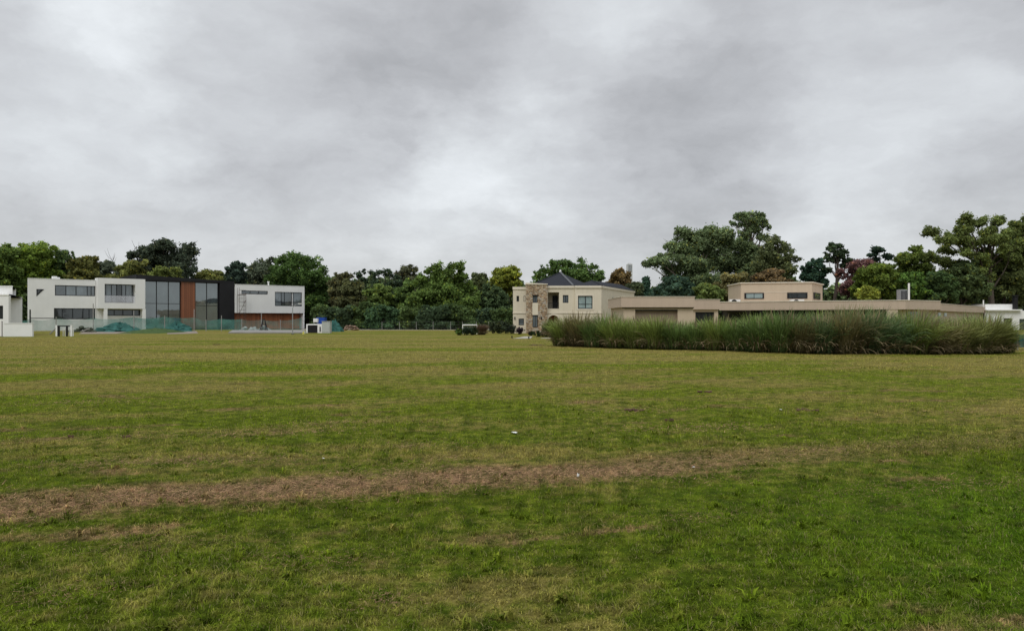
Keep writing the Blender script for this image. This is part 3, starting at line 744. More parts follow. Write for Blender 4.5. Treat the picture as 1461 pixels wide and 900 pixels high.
# ------------------------------------------------------------------ long white house
A_Y0 = 98.0; A0 = Vector((gx(40, A_Y0), A_Y0)); AD = Vector((.7525, .6585)).normalized()
def sA(px):
    k = (px - CX) / F
    return (k * A0.y - A0.x) / (AD.x - k * AD.y)
def zA(px, py): return gz(py, A0.y + AD.y * sA(px))
houseA = empty('modern_house', (A0.x, A0.y, 0), math.atan2(AD.y, AD.x), label='long white flat roofed house with black framed tall glazing', cat='house')
def house_long():
    h = houseA; S = sA
    HT = zA(90, 398.6)
    sL, sR = S(40), S(136.5)
    zs0, zs1 = zA(100, 422.0), zA(100, 407.2)          # ribbon window
    zg0, zg1 = zA(100, 455.5), zA(100, 439.7)          # lower band
    MB().wall(sL, sR, 0, HT, [(S(78.3), sR - .05, zs0, zs1), (S(77), sR - .05, zg0, zg1)], 0, .35).build('wall', M['white'], h)
    MB().prism([(sL + .06, .36), (sR, .36), (sR, 9), (sL + 4.5, 9)], 0, HT - .3).build('wing', M['white'], h)
    w = window(h, S(78.3), sR - .05, zs0, zs1, .10, [.27, .52, .80, .9], (), panes=['glass', 'glass_curtain', 'glass_curtain', 'glass', 'glass'])
    w = window(h, S(77), sR - .05, zg0, zg1, .10, [.2, .45, .7, .85], (), 'glass_dark')
    # triangular opening
    a, b_, z1, z0 = S(52), S(63), zA(57, 412.5), zA(57, 422.8)
    fr = MB().add([(a, -.03, z1), (b_, -.03, z1), (a, -.03, z0), (a, .02, z1), (b_, .02, z1), (a, .02, z0)], [(0, 2, 1), (0, 1, 4, 3), (1, 2, 5, 4), (2, 0, 3, 5)]).build('triangular_window', M['dark_metal'], h)
    MB().add([(a + .12, -.036, z1 - .12), (b_ - .38, -.036, z1 - .12), (a + .12, -.036, z0 + .32)], [(0, 2, 1)]).build('pane', M['glass_dark'], fr)
    MB().box(S(78), S(84), 1.2, 2.2, HT - .3, zA(80, 393.5)).box(S(84), S(88), 1.2, 2.0, HT - .3, zA(84, 395)).build('chimney', M['white'], h)
    MB().box(sL - .03, sR, -.03, .38, HT, HT + .05).build('coping', M['white2'], h)
    # balcony box
    x0, x1 = S(137), S(204.5); zt, zbm = zA(165, 397.6), zA(165, 440.3)
    hx0, hx1, hz0, hz1 = S(146.8), S(190.5), zA(168, 432.2), zA(168, 405.8)
    bb = MB().wall(x0, x1, zbm, zt, [(hx0, hx1, hz0, hz1)], -1.0, .25)
    bb.box(x0, x1, -.749, .6, zbm, zbm + .25).box(x0, x1, -.749, .6, zt - .25, zt)
    bb.box(x0, x0 + .25, -.749, .6, zbm + .25, zt - .25).box(x1 - .25, x1, -.749, .6, zbm + .25, zt - .25)
    bb.box(x0 + .25, x1 - .25, -.749, .3, zbm + .25, hz0).box(x0 + .25, x1 - .25, -.749, .3, hz1, zt - .25)
    bb.box(x0 + .25, hx0, -.749, .3, hz0, hz1).box(hx1, x1 - .25, -.749, .3, hz0, hz1)
    bb.build('balcony_box', M['white'], h)
    window(h, hx0, hx1, hz0, hz1, .12, [.1, .28, .45, .62, .75], (), panes=['glass', 'glass_curtain', 'glass', 'glass_dark', 'glass', 'glass_curtain'])
    rl = MB().box(hx0, hx1, -.93, -.90, hz0 + 1.02, hz0 + 1.06).build('balcony_rail', M['dark_metal'], h)
    MB().box(hx0, hx1, -.92, -.908, hz0 + .02, hz0 + 1.02).build('rail_glass', glass_rail, rl)
    # ground floor beneath the balcony
    gz1, gz0 = zA(170, 441.5), zA(170, 450.5)
    MB().wall(S(136.5), x1, 0, zbm - .004, [(S(150.5), S(200.5), gz0, gz1)], .05, .3).build('wall', M['white'], h)
    window(h, S(150.5), S(200.5), gz0, gz1, .12, [.25, .5, .77], (), 'glass_dark')
    for p in (148.5, 203): MB().box(S(p) - .22, S(p) + .22, -.98, -.6, 0, zbm).build('column', M['white2'], h)
    # black frame and glazing
    fx0, fx1 = S(193), S(333)
    zf0, zf1 = zA(206, 400.5), zA(312, 403.5)
    zb = (zf0 + zf1) / 2
    MB().prism([(fx0, -.5), (fx1, -.5), (fx1, 9), (fx0, 9)], zt + .01 if zt > zb else zb, [zA(193, 391.8), zA(333, 401.6), zA(333, 401.6), zA(193, 391.8)]).build('black_roof', M['black'], h)
    if zt > zb: MB().box(S(206), fx1, -.48, 9, zb, zt + .01).build('fascia', M['black'], h)
    MB().box(S(312), fx1, -.46, 9, 0, zb).build('black_wall', M['black'], h)
    def tall(pa, pb, vs, lab, hb):
        ww = window(h, S(pa), S(pb), .1, zb, .0, vs, hb, 'glass_wall', fw=.11, depth=.14)
        ww['label'] = lab
    zz = (zA(230, 433) - .1) / (zb - .1)
    tall(206, 257.5, [.33, .66], 'three bay tall glazing left of the timber panel', [zz])
    zz = (zA(295, 436) - .1) / (zb - .1)
    tall(278, 311.6, [.5], 'two bay tall glazing left of the black wall', [zz])
    MB().box(S(206), S(311), .5, 8.8, 0, zb - .1).build('hall', M['black'], h)
    MB().box(S(257.7), S(277.8), -.25, .3, 0, zb).build('timber_panel', M['timber_light'], h)
    # right wing
    rx0, rx1 = S(333.3), S(431)
    rt, rb = zA(385, 407.6), zA(385, 446.6)
    w0 = (S(341.5), S(379), zA(360, 420), zA(360, 415)); w1 = (S(389), S(427.5), zA(408, 436.8), zA(408, 417))
    MB().wall(rx0, rx1, rb, rt, [w0, w1], -.9, .35).build('wall', M['white'], h)
    MB().box(rx0, rx1, -.54, 8.6, rb, rt - .3).build('wing', M['white'], h)
    MB().box(rx0 - .02, rx1 + .03, -.93, -.5, rt, rt + .05).build('coping', M['white2'], h)
    window(h, *w0, -.78, [.33, .66], (), 'glass')
    window(h, *w1, -.78, [.24, .36, .62, .68], (.28,), panes=['glass_curtain', 'glass', 'glass', 'white_plastic', 'glass_curtain'])
    MB().box(rx0, S(428), .2, .5, 0, rb).build('timber_cladding', M['timber'], h)
    MB().box(S(429.2), rx1, -.88, 8, 0, rb).build('end_wall', M['white2'], h)
    MB().box(rx0, rx1, -.86, -.6, rb - .1, rb - .003).build('shade_strip', M['black'], h)  # solid black strip imitating the shade under the overhanging wing
    p = S(383); MB().tube((p, 0, rt - .3), (p, 0, rt + .55), .12).tube((p, 0, rt + .55), (p, 0, rt + .68), .2).build('roof_vent', M['white_plastic'], h)
gr, GN, Gb, Gout = new_mat('balcony_glass')
_tr = GN.n('ShaderNodeBsdfTransparent'); _gl = GN.n('ShaderNodeBsdfGlossy'); _gl.inputs['Roughness'].default_value = .03
_mx = GN.n('ShaderNodeMixShader'); _mx.inputs[0].default_value = .22
GN.link(_tr.outputs[0], _mx.inputs[1]); GN.link(_gl.outputs[0], _mx.inputs[2]); GN.link(_mx.outputs[0], Gout.inputs[0])
glass_rail = gr
house_long()

def scaffold():
    s0, s1 = sA(334), sA(343.5); base = houseA.matrix_basis
    e = empty('scaffold', houseA.location, houseA.rotation_euler.z, label='narrow rusty scaffold against the white wall beside the black wall', cat='scaffold')
    zt = zA(338, 411)
    for x in (s0, s1):
        for y in (-1.35, -2.1):
            MB().tube((x, y, 0), (x, y, zt if x == s0 else zA(343, 418)), .032).build('upright', M['rusty'], e)
    k = 0
    z = .5
    while z < zt - .2:
        MB().tube((s0, -2.1, z), (s1, -2.1, z), .022).build('rung', M['rusty'], e); z += .62
    MB().tube((s0, -2.12, 2.4), (s1, -2.12, 4.6), .03).build('brace', M['rusty'], e)
    MB().box(s0, s1, -2.05, -1.4, zt - 1.2, zt - 1.12).build('platform', M['rusty'], e)
scaffold()

# ------------------------------------------------------------------ white house cut by the left edge, with its low wall
def house_left():
    Y = 68.5
    e = empty('white_house', (gx(12.5, Y), Y, 0), label='white house cut by the left edge of the picture', cat='house')
    X = lambda px: gx(px, Y) - e.location.x
    zt = gz(421.5, Y); zz = gz(408.5, Y)
    wz0, wz1 = gz(455, Y), gz(436, Y)
    MB().wall(X(-60), X(12.2), 0, zt, [(X(-14), X(4.4), wz0, wz1)], 0, .3).build('wall', M['white'], e)
    MB().prism([(X(-60), .3), (X(12.2), .3), (X(12.2) - 7, 9), (X(-60), 9)], 0, zt - .02).build('volume', M['white'], e)
    MB().prism([(X(-60), -.05), (X(12.2) + .06, -.05), (X(12.2) - 6.9, 9), (X(-60), 9)], zt, zt + .12).build('coping', M['white2'], e)
    MB().prism([(X(-60), 1.2), (X(5.4), 1.2), (X(5.4) - 6, 8), (X(-60), 8)], zt + .12, zz).prism([(X(-60), 1.15), (X(5.4) + .06, 1.15), (X(5.4) - 5.9, 8), (X(-60), 8)], zz, zz + .1).build('upper_storey', M['white'], e)
    window(e, X(-14), X(4.4), wz0, wz1, .1, [.5], (), 'glass_dark')
    w = empty('garden_wall', (gx(25, 67), 67, 0), label='low white wall joining the white house at the left edge', cat='wall')
    x0, x1 = gx(5, 67) - w.location.x, gx(46, 67) - w.location.x
    h = gz(461.5, 67)
    MB().box(x0, x1, 0, .22, 0, h).build('wall_body', M['white'], w)
    MB().box(x0, x1 + .03, -.03, .25, h, h + .05).build('coping', M['white2'], w)
    p = empty('pole', (gx(3, 65), 65, 0), label='thin grey pole before the white house at the left edge', cat='pole')
    MB().tube((0, 0, 0), (0, 0, gz(459, 65)), .045).build('shaft', M['post'], p)
    MB().tube((0, 0, gz(459, 65)), (0, 0, gz(459, 65) + .05), .06).build('cap', M['galv'], p)
house_left()

# ------------------------------------------------------------------ building site before the long white house
flat_sheet('concrete_apron', [(112, 476.5), (186, 476), (206, 472.3), (122, 472.3)], .012, M['pink_concrete'], 'dusty concrete apron before the long white house')
flat_sheet('concrete_apron', [(238, 476.8), (283, 475.6), (280, 472.2), (240, 472.5)], .012, M['pink_concrete'], 'short dusty concrete strip before the timber panel')
def slab():
    pts = [(326, 475.6), (436, 475.6), (434, 472.2), (332, 472.2)]
    v = [(gx(a, 1680 / (b - HY)), 1680 / (b - HY)) for a, b in pts]
    MB().prism(v, -.02, .14).build('concrete_slab', M['concrete'], label='pale raised concrete slab before the timber clad wing', kind='structure')
slab()
def mound():
    Y = 84; x0, x1 = gx(178, Y), gx(242, Y); n, m = 30, 12; V = []; Fc = []
    rr = random.Random(4)
    for i in range(n + 1):
        for j in range(m + 1):
            u, v = i / n, j / m
            z = .62 * (math.sin(math.pi * u)**.7) * (math.sin(math.pi * v)) * (1 + rr.uniform(-.15, .15)) * (0.85 if u > .5 else .7) - .02
            V.append((x0 + (x1 - x0) * u, Y - 3 + 9 * v, z))
    for i in range(n):
        for j in range(m):
            a = i * (m + 1) + j; Fc.append((a, a + m + 1, a + m + 2, a + 1))
    mb = MB(); mb.v = V; mb.f = Fc
    o = mb.build('earth_mound', M['mound'], label='small green mound of earth before the tall glazing', kind='structure', smooth=True)
M['mound'] = plain('green_mound', (.045, .085, .018), .95, .4, 2.0, bump=.6)
mound()

def net_panel(parent, p0, p1, z0a, z1a, z0b, z1b, mat, seed, sag=.12):
    rr = random.Random(seed); n, m = 16, 5
    d = Vector((p1[0] - p0[0], p1[1] - p0[1])); nn = Vector((-d.y, d.x)).normalized()
    V = []; ph = rr.uniform(0, 6)
    for i in range(n + 1):
        u = i / n; s = math.sin(math.pi * u)
        for j in range(m + 1):
            v = j / m; z0 = z0a + (z0b - z0a) * u; z1 = z1a + (z1b - z1a) * u - sag * s * (1 + .35 * math.sin(3 * u + ph))
            w = .10 * math.sin(9 * u + ph + 2 * v) * s
            V.append((p0[0] + d.x * u + nn.x * w, p0[1] + d.y * u + nn.y * w, z0 + (z1 - z0) * v))
    mb = MB(); mb.v = V
    for i in range(n):
        for j in range(m):
            a = i * (m + 1) + j; mb.f.append((a, a + m + 1, a + m + 2, a + 1))
    return mb.build('net', mat, parent, smooth=True)

def site_fence():
    e = empty('site_fence', (0, 0, 0), label='sagging green net fence on thin posts along the building site', cat='fence')
    P = [(12, 90, 455.5, 455), (43, 90, 455, 441.5), (80, 91, 454, 452), (133, 92, 453.5, 433), (191, 93, 452.5, 443), (235, 94, 452, 450), (277, 95, 452.5, 441), (294, 95.5, 457, 456),
         (316, 96, 455, 450), (345, 96, 455.5, 455), (373, 96.5, 456, 447), (400, 97, 457, 456), (431, 97.5, 453, 452)]
    pts = [((gx(p[0], p[1]), p[1]), gz(p[2], p[1]), gz(p[3], p[1])) for p in P]
    for i, (q, zt, zp) in enumerate(pts):
        mb = MB().tube((q[0], q[1], 0), (q[0], q[1], zp), .05 if i not in (1,) else .08, n=6)
        mb.build('post', M['dark_metal' if i == 1 else 'post'], e)
    for i in range(len(pts) - 1):
        a, b_ = pts[i], pts[i + 1]
        mat = M['net'] if i in (0, 3, 4, 5, 7, 8) else M['net_thin']
        net_panel(e, a[0], b_[0], .15, a[1], .15, b_[1], mat, i, sag=.18 if i not in (7, 8) else .05)
    a, b_ = pts[1], pts[2]
    MB().tube((a[0][0], a[0][1], gz(454, 90)), (b_[0][0], b_[0][1], gz(454, 91)), .05, n=6).build('rail', M['dark_metal'], e)
site_fence()
def cloth_heap(name, px, Y, w, h, mat, label, seed, cat='tarpaulin'):
    rr = random.Random(seed); V = []; n, m = 22, 9; mb = MB()
    for i in range(m + 1):
        t = i / m
        for j in range(n):
            a = 2 * math.pi * j / n; fold = 1 + .28 * math.sin(a * 5 + seed + t) + .2 * math.sin(a * 9 + 2 * t) + rr.uniform(-.12, .12)
            r = w * .5 * (t**.75) * (fold if t > .1 else 1)
            mb.v.append((math.cos(a) * r, math.sin(a) * r * .7, h * (1 - t**1.3) * (1 + .16 * rr.uniform(-1, 1) + .2 * math.sin(a * 3 + seed)) + .01))
    for i in range(m):
        for j in range(n): mb.f.append((i*n+j, (i+1)*n+j, (i+1)*n+(j+1) % n, i*n+(j+1) % n))
    o = mb.build(name, mat, label=label, cat=cat); o.location = (gx(px, Y), Y, 0); return o
cloth_heap('folded_net', 171, 92.6, 5.0, 1.0, M['net_solid'], 'green netting heaped behind the fence under the balcony', 3, 'netting')
cloth_heap('folded_net', 252, 94.6, 3.4, 1.05, M['net_solid'], 'green netting heaped behind the fence before the timber panel', 8, 'netting')
cloth_heap('tarpaulin', 478, 93, 2.0, 1.25, M['net_solid'], 'teal tarpaulin draped over a heap beside the grey cabinet', 5)
def shrubby_heap(name, px, Y, w, h, mat, label, n, cat, seed, sz=.2, group=None):
    rr = random.Random(seed); mb = MB()
    for i in range(n):
        u = rr.gauss(0, .3); v = rr.gauss(0, .25); k = max(0, 1 - (u * u + v * v) * 3)
        s = sz * rr.uniform(.5, 1.3); z = h * k * rr.random() * .9 + s * .3
        mb.blob((u * w, v * w * .5, z), (s, s * .8, s * .6), seed * 100 + i, 5, 6, .3)
    o = mb.build(name, mat, label=label, cat=cat, group=group); o.location = (gx(px, Y), Y, 0); return o
shrubby_heap('rubble_pile', 501, 104, 2.3, .8, M['rubble'], 'low pile of brick rubble at the edge of the wood', 60, 'rubble pile', 2, .17)
for i, (px, w, h, lab) in enumerate([(348, .5, .5, 'small pale sack left of the stacked sacks'), (362, .9, .55, 'pale sacks stacked low behind the green net, left heap'), (375, 1.2, .75, 'largest pale sack heap behind the green net beside the stepladder')]):
    shrubby_heap('sack_heap', px, 97.8, w, h, M['sacks'], lab, 10 + 6 * i, 'sacks', 30 + i, .26)
shrubby_heap('debris_heap', 117, 89.3, 2.2, .6, M['debris'], 'dark debris behind the fence at the left wing', 26, 'debris', 12, .3)
def stepladder():
    Y = 97; e = empty('stepladder', (gx(384.5, Y), Y - 2.2, 0), label='dark A frame stepladder before the timber cladding', cat='ladder')
    for sy in (-1, 1):
        mb = MB()
        for sx in (-1, 1): mb.tube((sx * .12 + .0, 0, 1.5), (sx * .42, sy * .35, 0), .05, n=6)
        for k in range(1, 5): z = k * .32; w = .12 + (.30) * (1 - z / 1.5); mb.tube((-w, sy * .35 * (1 - z / 1.5), z), (w, sy * .35 * (1 - z / 1.5), z), .03, n=6)
        mb.build('frame', M['dark_metal'], e)
    MB().box(-.18, .18, -.12, .12, 1.5, 1.58).build('cap', M['dark_metal'], e)
stepladder()
def plank(px0, py0, px1, py1, Y, label):
    a = (gx(px0, Y), Y, gz(py0, Y)); b_ = (gx(px1, Y), Y + .3, gz(py1, Y))
    o = MB().tube((0, 0, 0), (b_[0] - a[0], b_[1] - a[1], b_[2] - a[2]), .07, n=4).build('plank', M['post'], label=label, cat='plank'); o.location = a
plank(71, 476.6, 79.5, 466, 78, 'pale plank leaning left of the small white goal')
plank(115, 473.3, 126, 468.2, 88, 'pale plank lying slanted right of the small white goal')
def small_goal():
    Y = 68; e = empty('small_goal', (gx(91.5, Y), Y, 0), label='small white post frame with dark inner bars beside the low wall', cat='goal')
    X = lambda p: gx(p, Y) - e.location.x
    zt = gz(463.8, Y)
    for p in (81, 102): MB().box(X(p) - .07, X(p) + .07, -.07, .07, 0, zt).build('post', M['white2'], e)
    MB().box(X(81) + .071, X(102) - .071, -.05, .05, zt - .12, zt - .03).build('crossbar', M['dark_metal'], e)
    for p in (83.4, 95): MB().box(X(p) - .07, X(p) + .07, .0, .12, 0, zt - .121).build('inner_bar', M['dark_metal'], e)
    mb = MB()
    for k in range(6): x = X(84.8) + k * .19; mb.box(x, x + .05, .5, .55, 0, zt - .3)
    mb.box(X(84), X(101), .48, .57, zt - .36, zt - .29).build('rear_rack', M['white_plastic'], e)
small_goal()
def lamp_post():
    Y = 76.5; e = empty('street_lamp', (gx(417.5, Y), Y, 0), label='slender lamp post with short arm before the timber clad wing', cat='street lamp')
    z = gz(439, Y)
    MB().path([(0, 0, 0), (0, 0, z * .5), (0, 0, z)], [.055, .045, .035], 8).build('pole', M['galv'], e)
    MB().path([(0, 0, z - .02), (.28, 0, z + .3), (.62, 0, z + .42)], [.03, .025, .022], 6).build('arm', M['galv'], e)
    MB().box(.6, .92, -.07, .07, z + .38, z + .46).build('lamp_head', M['white_plastic'], e)
    MB().box(-.12, .12, -.12, .12, 0, .05).build('base_plate', M['dark_metal'], e)
lamp_post()
def cabinets():
    Y = 84; e = empty('meter_cabinet', (gx(448, Y), Y, 0), label='white low cabinet with a black opening right of the long white house', cat='cabinet')
    X = lambda p: gx(p, Y) - e.location.x; zt = gz(462.2, Y)
    MB().wall(X(437), X(459.3), .0, zt, [(X(438.8), X(453), .0, zt - .13)], 0, .12).build('front', M['white2'], e)
    MB().box(X(437), X(437) + .1, .12, .9, 0, zt).box(X(459.3) - .1, X(459.3), .12, .9, 0, zt).box(X(437) + .1, X(459.3) - .1, .12, .9, zt - .1, zt).build('casing', M['white2'], e)
    MB().box(X(438.8), X(453), .1, .12, .02, zt - .14).build('opening', M['black'], e)
    MB().box(X(456), X(457.6), -.03, 0, .15, zt * .7).build('latch', M['dark_metal'], e)
    Y = 83; g = empty('grey_cabinet', (gx(465, Y), Y, 0), label='grey upright site cabinet between the white cabinet and tarpaulin', cat='cabinet')
    MB().box(-.46, .46, 0, .8, 0, gz(458.6, Y)).build('body', M['grey_panel'], g)
    MB().box(-.50, .50, -.04, .84, gz(458.6, Y), gz(458, Y) + .01).build('lid', M['galv'], g)
    MB().box(-.40, .40, -.025, 0, .12, 1.2).build('door', M['grey_panel'], g)
    Y = 94; t = empty('portable_toilet', (gx(457.5, Y), Y, 0), label='blue portable toilet behind the white and grey cabinets', cat='portable toilet')
    zt = gz(453, Y)
    MB().box(-.5, .5, 0, 1, .12, zt - .12).build('cabin', M['blue'], t)
    MB().prism([(-.54, -.04), (.54, -.04), (.54, 1.04), (-.54, 1.04)], zt - .12, zt).build('roof', M['blue'], t)
    MB().box(-.36, .36, -.03, 0, .2, zt - .25).build('door', M['blue'], t)
    MB().box(-.54, .54, -.05, 1.05, 0, .12).build('base', M['dark_metal'], t)
    Y = 93; w = empty('water_tank', (gx(450, Y), Y, 0), label='white water tank on a stand left of the blue portable toilet', cat='tank')
    MB().box(-.27, .27, 0, .5, gz(459.5, Y), gz(454.2, Y)).build('tank', M['white_plastic'], w)
    for sx in (-.22, .22):
        for sy in (.05, .45): MB().tube((sx, sy, 0), (sx, sy, gz(459.5, Y)), .03).build('leg', M['galv'], w)
    b1 = empty('bucket', (gx(434, 80), 80, 0), label='pale bucket on the slab corner beside the white cabinet', cat='bucket')
    MB().tube((0, 0, 0), (0, 0, .3), .14, .18, 12).build('body', M['white_plastic'], b1); MB().tube((0, 0, .3), (0, 0, .32), .19, .19, 12).build('rim', M['galv'], b1)
    b2 = MB().tube((0, 0, 0), (0, 0, .22), .12, .10, 10).tube((0, 0, .22), (0, 0, .3), .05, .05, 8).build('jerrycan', M['yellow'], label='small yellow can on the grass by the pale bucket', cat='can'); b2.location = (gx(433, 77), 77, 0)
cabinets()

# ------------------------------------------------------------------ stone house
def house_stone():
    Y = 82.0
    e = empty('stone_house', (gx(800, Y), Y, 0), label='two storey cream house with stone tower and slate hip roof', cat='house')
    ex = e.location.x
    X = lambda p, yy=Y: gx(p, yy) - ex
    Z = lambda p, yy=Y: gz(p, yy)
    top = Z(408)
    belt0, belt1 = Z(447.2), Z(445.6)
    # left wing
    h = [(X(737), X(740.6), Z(430), Z(422)), (X(740), X(747.6), Z(464), Z(454.5))]
    MB().wall(X(732), X(752), 0, Z(409.5), h, .35, .3).build('wall', M['cream'], e)
    MB().box(X(732) + .01, X(758), .66, 12, 0, Z(409.5) - .15).build('wing', M['cream'], e)
    MB().box(X(732) - .06, X(750.6), .27, .36, Z(409.5) - .25, Z(409.5) + .03).build('cornice', M['cream_trim'], e)
    MB().box(X(732) - .04, X(750.6), .28, .348, belt0, belt1).build('moulding', M['cream_trim'], e)
    window(e, *h[0], .45, (), (), 'glass_dark', fw=.04); window(e, *h[1], .45, (), (.5,), 'glass_curtain', fw=.06)
    window(e, X(747), X(749.6), Z(430), Z(422), .34, (), (), 'glass_dark', fw=.04, depth=.06)
    # tower
    th = [(X(760), X(766.6), Z(432), Z(422)), (X(759.6), X(767), Z(466.8), Z(449.6))]
    MB().wall(X(750.6), X(780.4), 0, Z(406.2), th, -.6, .35).build('stone_tower', M['stone'], e)
    MB().box(X(750.6), X(780.4), -.25, 2.5, 0, Z(406.2) - .02).build('tower_core', M['stone'], e)
    MB().prism([(X(750.6) - .06, -.66), (X(780.4) + .06, -.66), (X(780.4) + .06, 2.5), (X(750.6) - .06, 2.5)], Z(406.2), [Z(403.6), Z(405.2), Z(405.2), Z(403.6)]).build('tower_coping', M['cream_trim'], e)
    MB().box(X(759.4), X(767.2), -.63, -.6, Z(449.4), Z(432.2)).build('plaster_panel', M['cream'], e)
    window(e, *th[0], -.55, (.5,), (), 'glass_curtain', fw=.06)
    window(e, *th[1], -.55, (.5,), (), 'glass_curtain', fw=.08)
    MB().box(X(758.6), X(768), -.66, -.603, Z(422), Z(421.2)).build('lintel', M['dark_metal'], e)
    for p, yy in ((734.6, .30), (772, -.66)):
        b = MB().box(X(p) - .06, X(p) + .06, yy - .06, yy + .05, Z(455.5), Z(452)); b.build('wall_lamp', M['dark_metal'], e)
    # main front with loggia and arch
    hb = (X(781.6), X(797.6), Z(440.3), Z(417)); hw = (X(803), X(811), Z(432), Z(421)); ha = (X(780.4) + .14, X(797.2), .0, Z(449.8))
    MB().wall(X(780.4), X(819.8), 0, top, [hb, hw, ha], 0, .35).build('wall', M['cream'], e)
    # arch head: spandrels fill the corners of the opening
    ax0, ax1, az = ha[0], ha[1], ha[3]; rad = (ax1 - ax0) / 2; cx = (ax0 + ax1) / 2; n = 12
    sp = MB()
    for side in (-1, 1):
        arc = [(cx + side * rad * math.cos(t * math.pi / 2 / n), az - rad + rad * math.sin(t * math.pi / 2 / n)) for t in range(n + 1)]
        cor = (cx + side * rad, az)
        for i in range(n):
            (xa, za), (xb, zb_) = arc[i], arc[i + 1]
            sp.add([(cor[0], .004, cor[1]), (xa, .004, za), (xb, .004, zb_)], [(0, 1, 2) if side > 0 else (0, 2, 1)])
            sp.add([(xa, .004, za), (xb, .004, zb_), (xb, .3, zb_), (xa, .3, za)], [(0, 1, 2, 3)])
    sp.build('arch_spandrel', M['cream'], e)
    tr = MB()
    for i in range(18):
        t0, t1 = math.pi * i / 18, math.pi * (i + 1) / 18; r1, r2 = rad + .02, rad + .20
        q = lambda r, t, y: (cx + r * math.cos(t), y, az - rad + r * math.sin(t))
        tr.add([q(r1,t0,-.04), q(r2,t0,-.04), q(r2,t1,-.04), q(r1,t1,-.04), q(r1,t0,-.001), q(r2,t0,-.001), q(r2,t1,-.001), q(r1,t1,-.001)], [(0,1,2,3),(1,5,6,2),(0,3,7,4)])
    tr.build('arch_trim', M['cream_trim'], e)
    MB().box(X(780.4) + .05, X(819), 1.8, 12, 0, top - .4).build('house_body', M['cream'], e)
    dr = MB().box(cx - .5, cx + .5, 1.72, 1.8, .05, 2.05).build('front_door', M['timber'], e)
    MB().box(hb[0], hb[1], .35, 1.79, hb[2] - .2, hb[2]).build('loggia_floor', M['cream'], e)
    window(e, X(789.5), X(797), hb[2] + .02, hb[3] - .35, 1.68, (.5,), (), 'glass_dark')
    rl = MB()
    for i in range(13): x = hb[0] + (hb[1] - hb[0]) * (i + .5) / 13; rl.box(x - .012, x + .012, .1, .125, hb[2] + .05, hb[2] + .6)
    rl.box(hb[0], hb[1], .09, .135, hb[2] + .6, hb[2] + .65).box(hb[0], hb[1], .09, .135, hb[2] + .02, hb[2] + .05).build('railing', M['dark_metal'], e)
    window(e, *hw, .08, (.5,), (), 'glass_curtain', fw=.07)
    MB().box(X(780.5), X(820), -.06, -.002, belt0, belt1).build('moulding', M['cream_trim'], e)
    MB().box(X(780.5), X(820), -.12, -.002, top - .22, top + .02).build('cornice', M['cream_trim'], e)
    # right block, standing slightly forward
    hw2 = (X(824.2), X(845), Z(440.6), Z(422))
    MB().wall(X(819.8), X(857.6), 0, top, [hw2], -.28, .3).build('wall', M['cream'], e)
    window(e, *hw2, -.2, (.52,), (.36,), 'glass_teal', fw=.09)
    sur = MB(); a, b_, c, d = hw2; tk = .14
    sur.box(a - tk, b_ + tk, -.32, -.281, d, d + tk).box(a - tk, b_ + tk, -.32, -.281, c - tk, c).box(a - tk, a, -.32, -.281, c, d).box(b_, b_ + tk, -.32, -.281, c, d).build('window_surround', M['cream_trim'], e)
    MB().box(X(819.8), X(857.6), -.34, -.282, belt0, belt1).build('moulding', M['cream_trim'], e)
    MB().box(X(819.8), X(857.6), -.40, -.282, top - .22, top + .02).build('cornice', M['cream_trim'], e)
    # receding side wall
    c0 = Vector((X(857.6), -.28)); c1 = Vector((X(905, 97.5), 15.5)); d = (c1 - c0).normalized(); nn = Vector((d.y, -d.x)); Ls = (c1 - c0).length
    MB().prism([c0, c1, c1 - nn * 6, c0 - nn * .3 + Vector((0, .3))], 0, top - .003).build('side_wall', M['cream'], e)
    ang = math.atan2(d.y, d.x)
    def side_s(px):
        k = (px - CX) / F; wx, wy = c0.x + ex, c0.y + Y
        return (k * wy - wx) / (d.x - k * d.y)
    for pa, pb in ((873, 876.5), (881, 884.5)):
        s0, s1 = side_s(pa), side_s(pb); yy = Y + c0.y + d.y * s0
        z0, z1 = gz(435.5, yy), gz(424.5, yy)
        w = MB()
        pts = [c0 + d * s0, c0 + d * s1]
        o = [(p.x + nn.x * .02, p.y + nn.y * .02) for p in pts] + [(p.x + nn.x * .08, p.y + nn.y * .08) for p in pts][::-1]
        fr = MB().prism(o, z0, z1).build('window', M['dark_metal'], e)
        o2 = [(c0 + d * (s0 + .12) + nn * .081), (c0 + d * (s1 - .12) + nn * .081), (c0 + d * (s1 - .12) + nn * .095), (c0 + d * (s0 + .12) + nn * .095)]
        MB().prism([(p.x, p.y) for p in o2], z0 + .08, z1 - .08).build('pane', M['glass_dark'], fr)
    co = [c0 - d * .1 + nn * .1, c1 + d * .1 + nn * .1, c1 + nn * .002, c0 + nn * .002]
    MB().prism([(p.x, p.y) for p in co], top - .22, top + .02).build('cornice', M['cream_trim'], e)
    s0, s1 = side_s(873), side_s(888)
    p0, p1 = c0 + d * s0 + nn * .6, c0 + d * s1 + nn * .6
    MB().tube((p0.x, p0.y, gz(440.5, Y + p0.y)), (p1.x, p1.y, gz(448, Y + p1.y)), .09, n=6).build('stair_rail', M['cream_trim'], e)
    # roofs
    def P(px, py, yy): return (gx(px, yy) - ex, yy - Y, gz(py, yy))
    rz = top + .02
    E1 = (X(756), .3, rz); E2 = (X(818), .1, rz); E3 = (X(862, 99), 17, rz); E4 = (X(758, 99), 17, rz)
    AP = P(799.5, 388.8, 90.5); AB = (AP[0] + .8, AP[1] + 4, AP[2])
    rf = MB().add([E1, E2, E3, E4, AP, AB], [(0, 1, 4), (1, 2, 5, 4), (2, 3, 5), (3, 0, 4, 5), (3, 2, 1, 0)]).build('roof', M['slate'], e)
